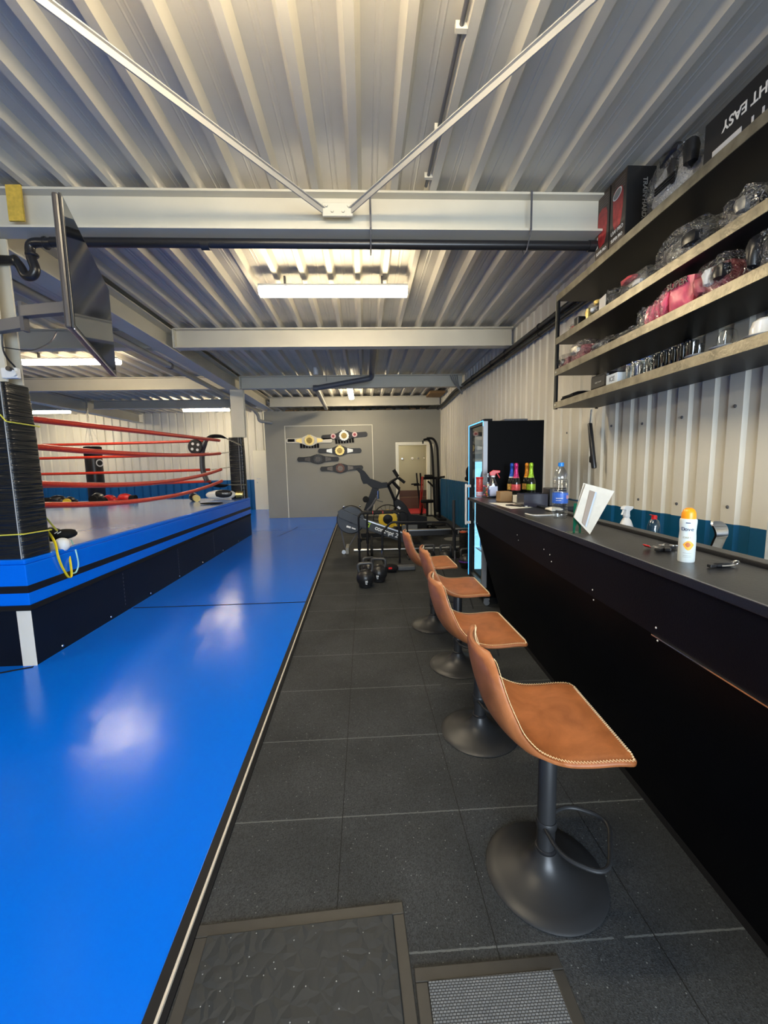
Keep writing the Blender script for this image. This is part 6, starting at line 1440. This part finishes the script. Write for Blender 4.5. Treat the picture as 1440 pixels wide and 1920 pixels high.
MB().bb(-0.55, -0.48, -0.30, 0.30, 0.0, 0.06).build('stabiliser', BKM, bk); MB().bb(0.75, 0.82, -0.30, 0.30, 0.0, 0.06).build('stabiliser', BKM, bk); MB().bb(-0.5, 0.8, -0.05, 0.05, 0.03, 0.12).build('base_beam', BKM, bk)
q0 = at(748, 952, Y=BY - 0.07) - bk.location; MB().box(q0, (0.07, 0.004, 0.04), 0, Matrix.Rotation(0.7, 3, 'Y')).build('white_decal', WHITE, bk)
MB().box((at(768, 998, Y=BY - 0.1).x - bk.location.x, -0.12, 0.22), (0.32, 0.04, 0.12)).build('grey_guard', mat('guard_grey', (0.14, 0.15, 0.16), 0.4), bk, bevel=0.01)

# bench, power tower, red stand
a = at(799, 983, Z=0.28); b = at(828, 982, Z=0.28)
t = thing('flat_bench', 'low grey-topped bench behind the rowing machine, left of the blue wall', 'bench', ((a.x + b.x) / 2 + 0.03, a.y + 0.5, 0))
wv = (b.x - a.x) / 2; MB().bb(-wv, wv, -0.3, 0.75, 0.23, 0.28).build('pad', mat('bench_grey', (0.13, 0.13, 0.11), 0.5), t, bevel=0.012)
for y in (-0.25, 0.6): MB().bb(-0.03, 0.03, y - 0.03, y + 0.03, 0.03, 0.23).bb(-0.22, 0.22, y - 0.03, y + 0.03, 0, 0.04).build('leg', BLACKM, t)
MB().bb(-0.03, 0.03, -0.25, 0.6, 0.17, 0.22).build('frame', BLACKM, t)
TY = 11.0; t = thing('power_tower', 'tall black power tower with curved pull-up tubes in the corner by the doorway', 'power tower', (at(818, 955, Y=TY).x, TY, 0))
def down(par, px, py, Y): q = at(px, py, Y=Y); return q
for (pts, nm) in ((((794, 825), (802, 824), (808, 833), (811, 860), (815, 955), (816, 972)), 'upright'), (((800, 822), (812, 823), (819, 836), (821, 862), (824, 955), (825, 971)), 'upright')):
    PX(t, TY, pts, 0.032, BKM, nm, 10, smooth=4)
PX(t, TY - 0.1, ((793, 826), (793, 832)), 0.02, BKM, 'grip'); PX(t, TY, ((794, 897), (826, 896)), 0.035, BKM, 'arm_rail'); PX(t, TY - 0.1, ((796, 893), (812, 893)), 0.045, RUBBER, 'arm_pad'); PX(t, TY, ((802, 902), (815, 915)), 0.025, BKM, 'brace'); PX(t, TY, ((825, 895), (834, 894)), 0.028, RUBBER, 'grip')
PX(t, TY - 0.05, ((820, 896), (821, 960)), 0.05, BKM, 'back_rail')
q = at(815, 970, Y=TY) - t.location; MB().bb(-0.25, 0.18, -0.5, -0.42, 0, 0.06).bb(-0.25, 0.18, 0.3, 0.38, 0, 0.06).bb(-0.05, 0.02, -0.42, 0.3, 0, 0.06).bb(0.08, 0.14, -0.42, 0.3, 0, 0.06).build('base', BKM, t)
SY = 10.3; t = thing('red_band_stand', 'black stand with red elastic bands and pegs before the doorway', 'stand', (at(790, 950, Y=SY).x, SY, 0))
PX(t, SY, ((791, 966), (790, 940), (789, 900), (788, 887)), 0.022, BKM, 'post'); PX(t, SY, ((781, 887), (783, 910), (786, 935), (788, 966)), 0.02, BKM, 'post')
PX(t, SY, ((771, 908), (786, 907)), 0.018, BKM, 'peg'); PX(t, SY, ((776, 910), (792, 909)), 0.018, BKM, 'peg')
for k, pts in enumerate((((791, 894), (790, 915), (788, 938), (787, 963)), ((793, 893), (793, 915), (791, 930), (790, 948), (788, 962)), ((792, 944), (794, 952), (792, 963)))):
    PX(t, SY - 0.05, pts, 0.035 if k < 2 else 0.03, mat('red_band', (0.55, 0.03, 0.02), 0.45), 'red_band', 8, smooth=4, flat=0.35)
MB().bb(-0.15, 0.15, -0.15, 0.15, 0, 0.04).build('base', BLACKM, t)
t = thing('stool_seat', 'round black padded seat on a post beside the red band stand', 'stool', (at(801, 950, Y=9.85).x, 9.85, 0))
zz = at(801, 940, Y=9.85).z; MB().lathe([(0, zz - 0.03), (0.15, zz - 0.03), (0.17, zz), (0.16, zz + 0.035), (0, zz + 0.045)], (0, 0, 0), 24).build('seat', BLACKM, t); MB().tube([(0, 0, 0.02), (0, 0, zz - 0.03)], 0.03, 10).build('post', BKM, t); MB().lathe([(0, 0), (0.12, 0), (0.11, 0.02), (0, 0.03)], (0, 0, 0), 24).build('base', BKM, t)

# inside the doorway
tag(MB().bb(0.2, 2.0, 12.2, 13.6, 0, 0.02).build('red_mat', mat('red_mat', (0.45, 0.02, 0.03), 0.6)), 'red mat on the floor of the room behind the doorway', 'mat')
tag(MB().bb(0.3, 2.1, 13.61, 13.86, 0.0, 0.40).build('brown_bench', mat('bench_brown', (0.11, 0.06, 0.04), 0.5), bevel=0.01), 'low brown bench along the wall of the room behind the doorway', 'bench')
for k, x in enumerate((754, 773, 784, 795)):
    p = at(x, 860 - k * 0.4, Y=13.88); tag(MB().lathe([(0.03, 0), (0.045, 0.02), (0.03, 0.04), (0, 0.04)], (p.x, 13.90, p.z), 14, Mx).build('coat_hook', CHROME if k != 1 else WHITE), ['pale round coat hook furthest left through the doorway', 'bright round coat hook, second from the left through the doorway', 'round coat hook, third from the left through the doorway', 'round coat hook furthest right through the doorway'][k], 'hook', 'coat hooks beyond the doorway')

# wall cable behind the shelves and little fittings
t = thing('cable_loop', 'grey cables hanging in loops at the wall end of the third ceiling beam', 'cable', (2.15, 8.95, 3.4))
for k in range(4):
    MB().tube(bez([(-0.25 + k * 0.05, 0, 0.0), (-0.16 + k * 0.03, 0, -0.18), (0.0, -0.02, -0.36 - 0.02 * k), (0.03, 0, -0.22)], 5), 0.008, 6).build('cable', PVC, t)
tag(MB().bb(1.78, 2.18, 10.9, 11.6, 3.36, 3.42).build('wood_board', BROWN), 'small brown wooden board under the roof in the far right corner', 'board')
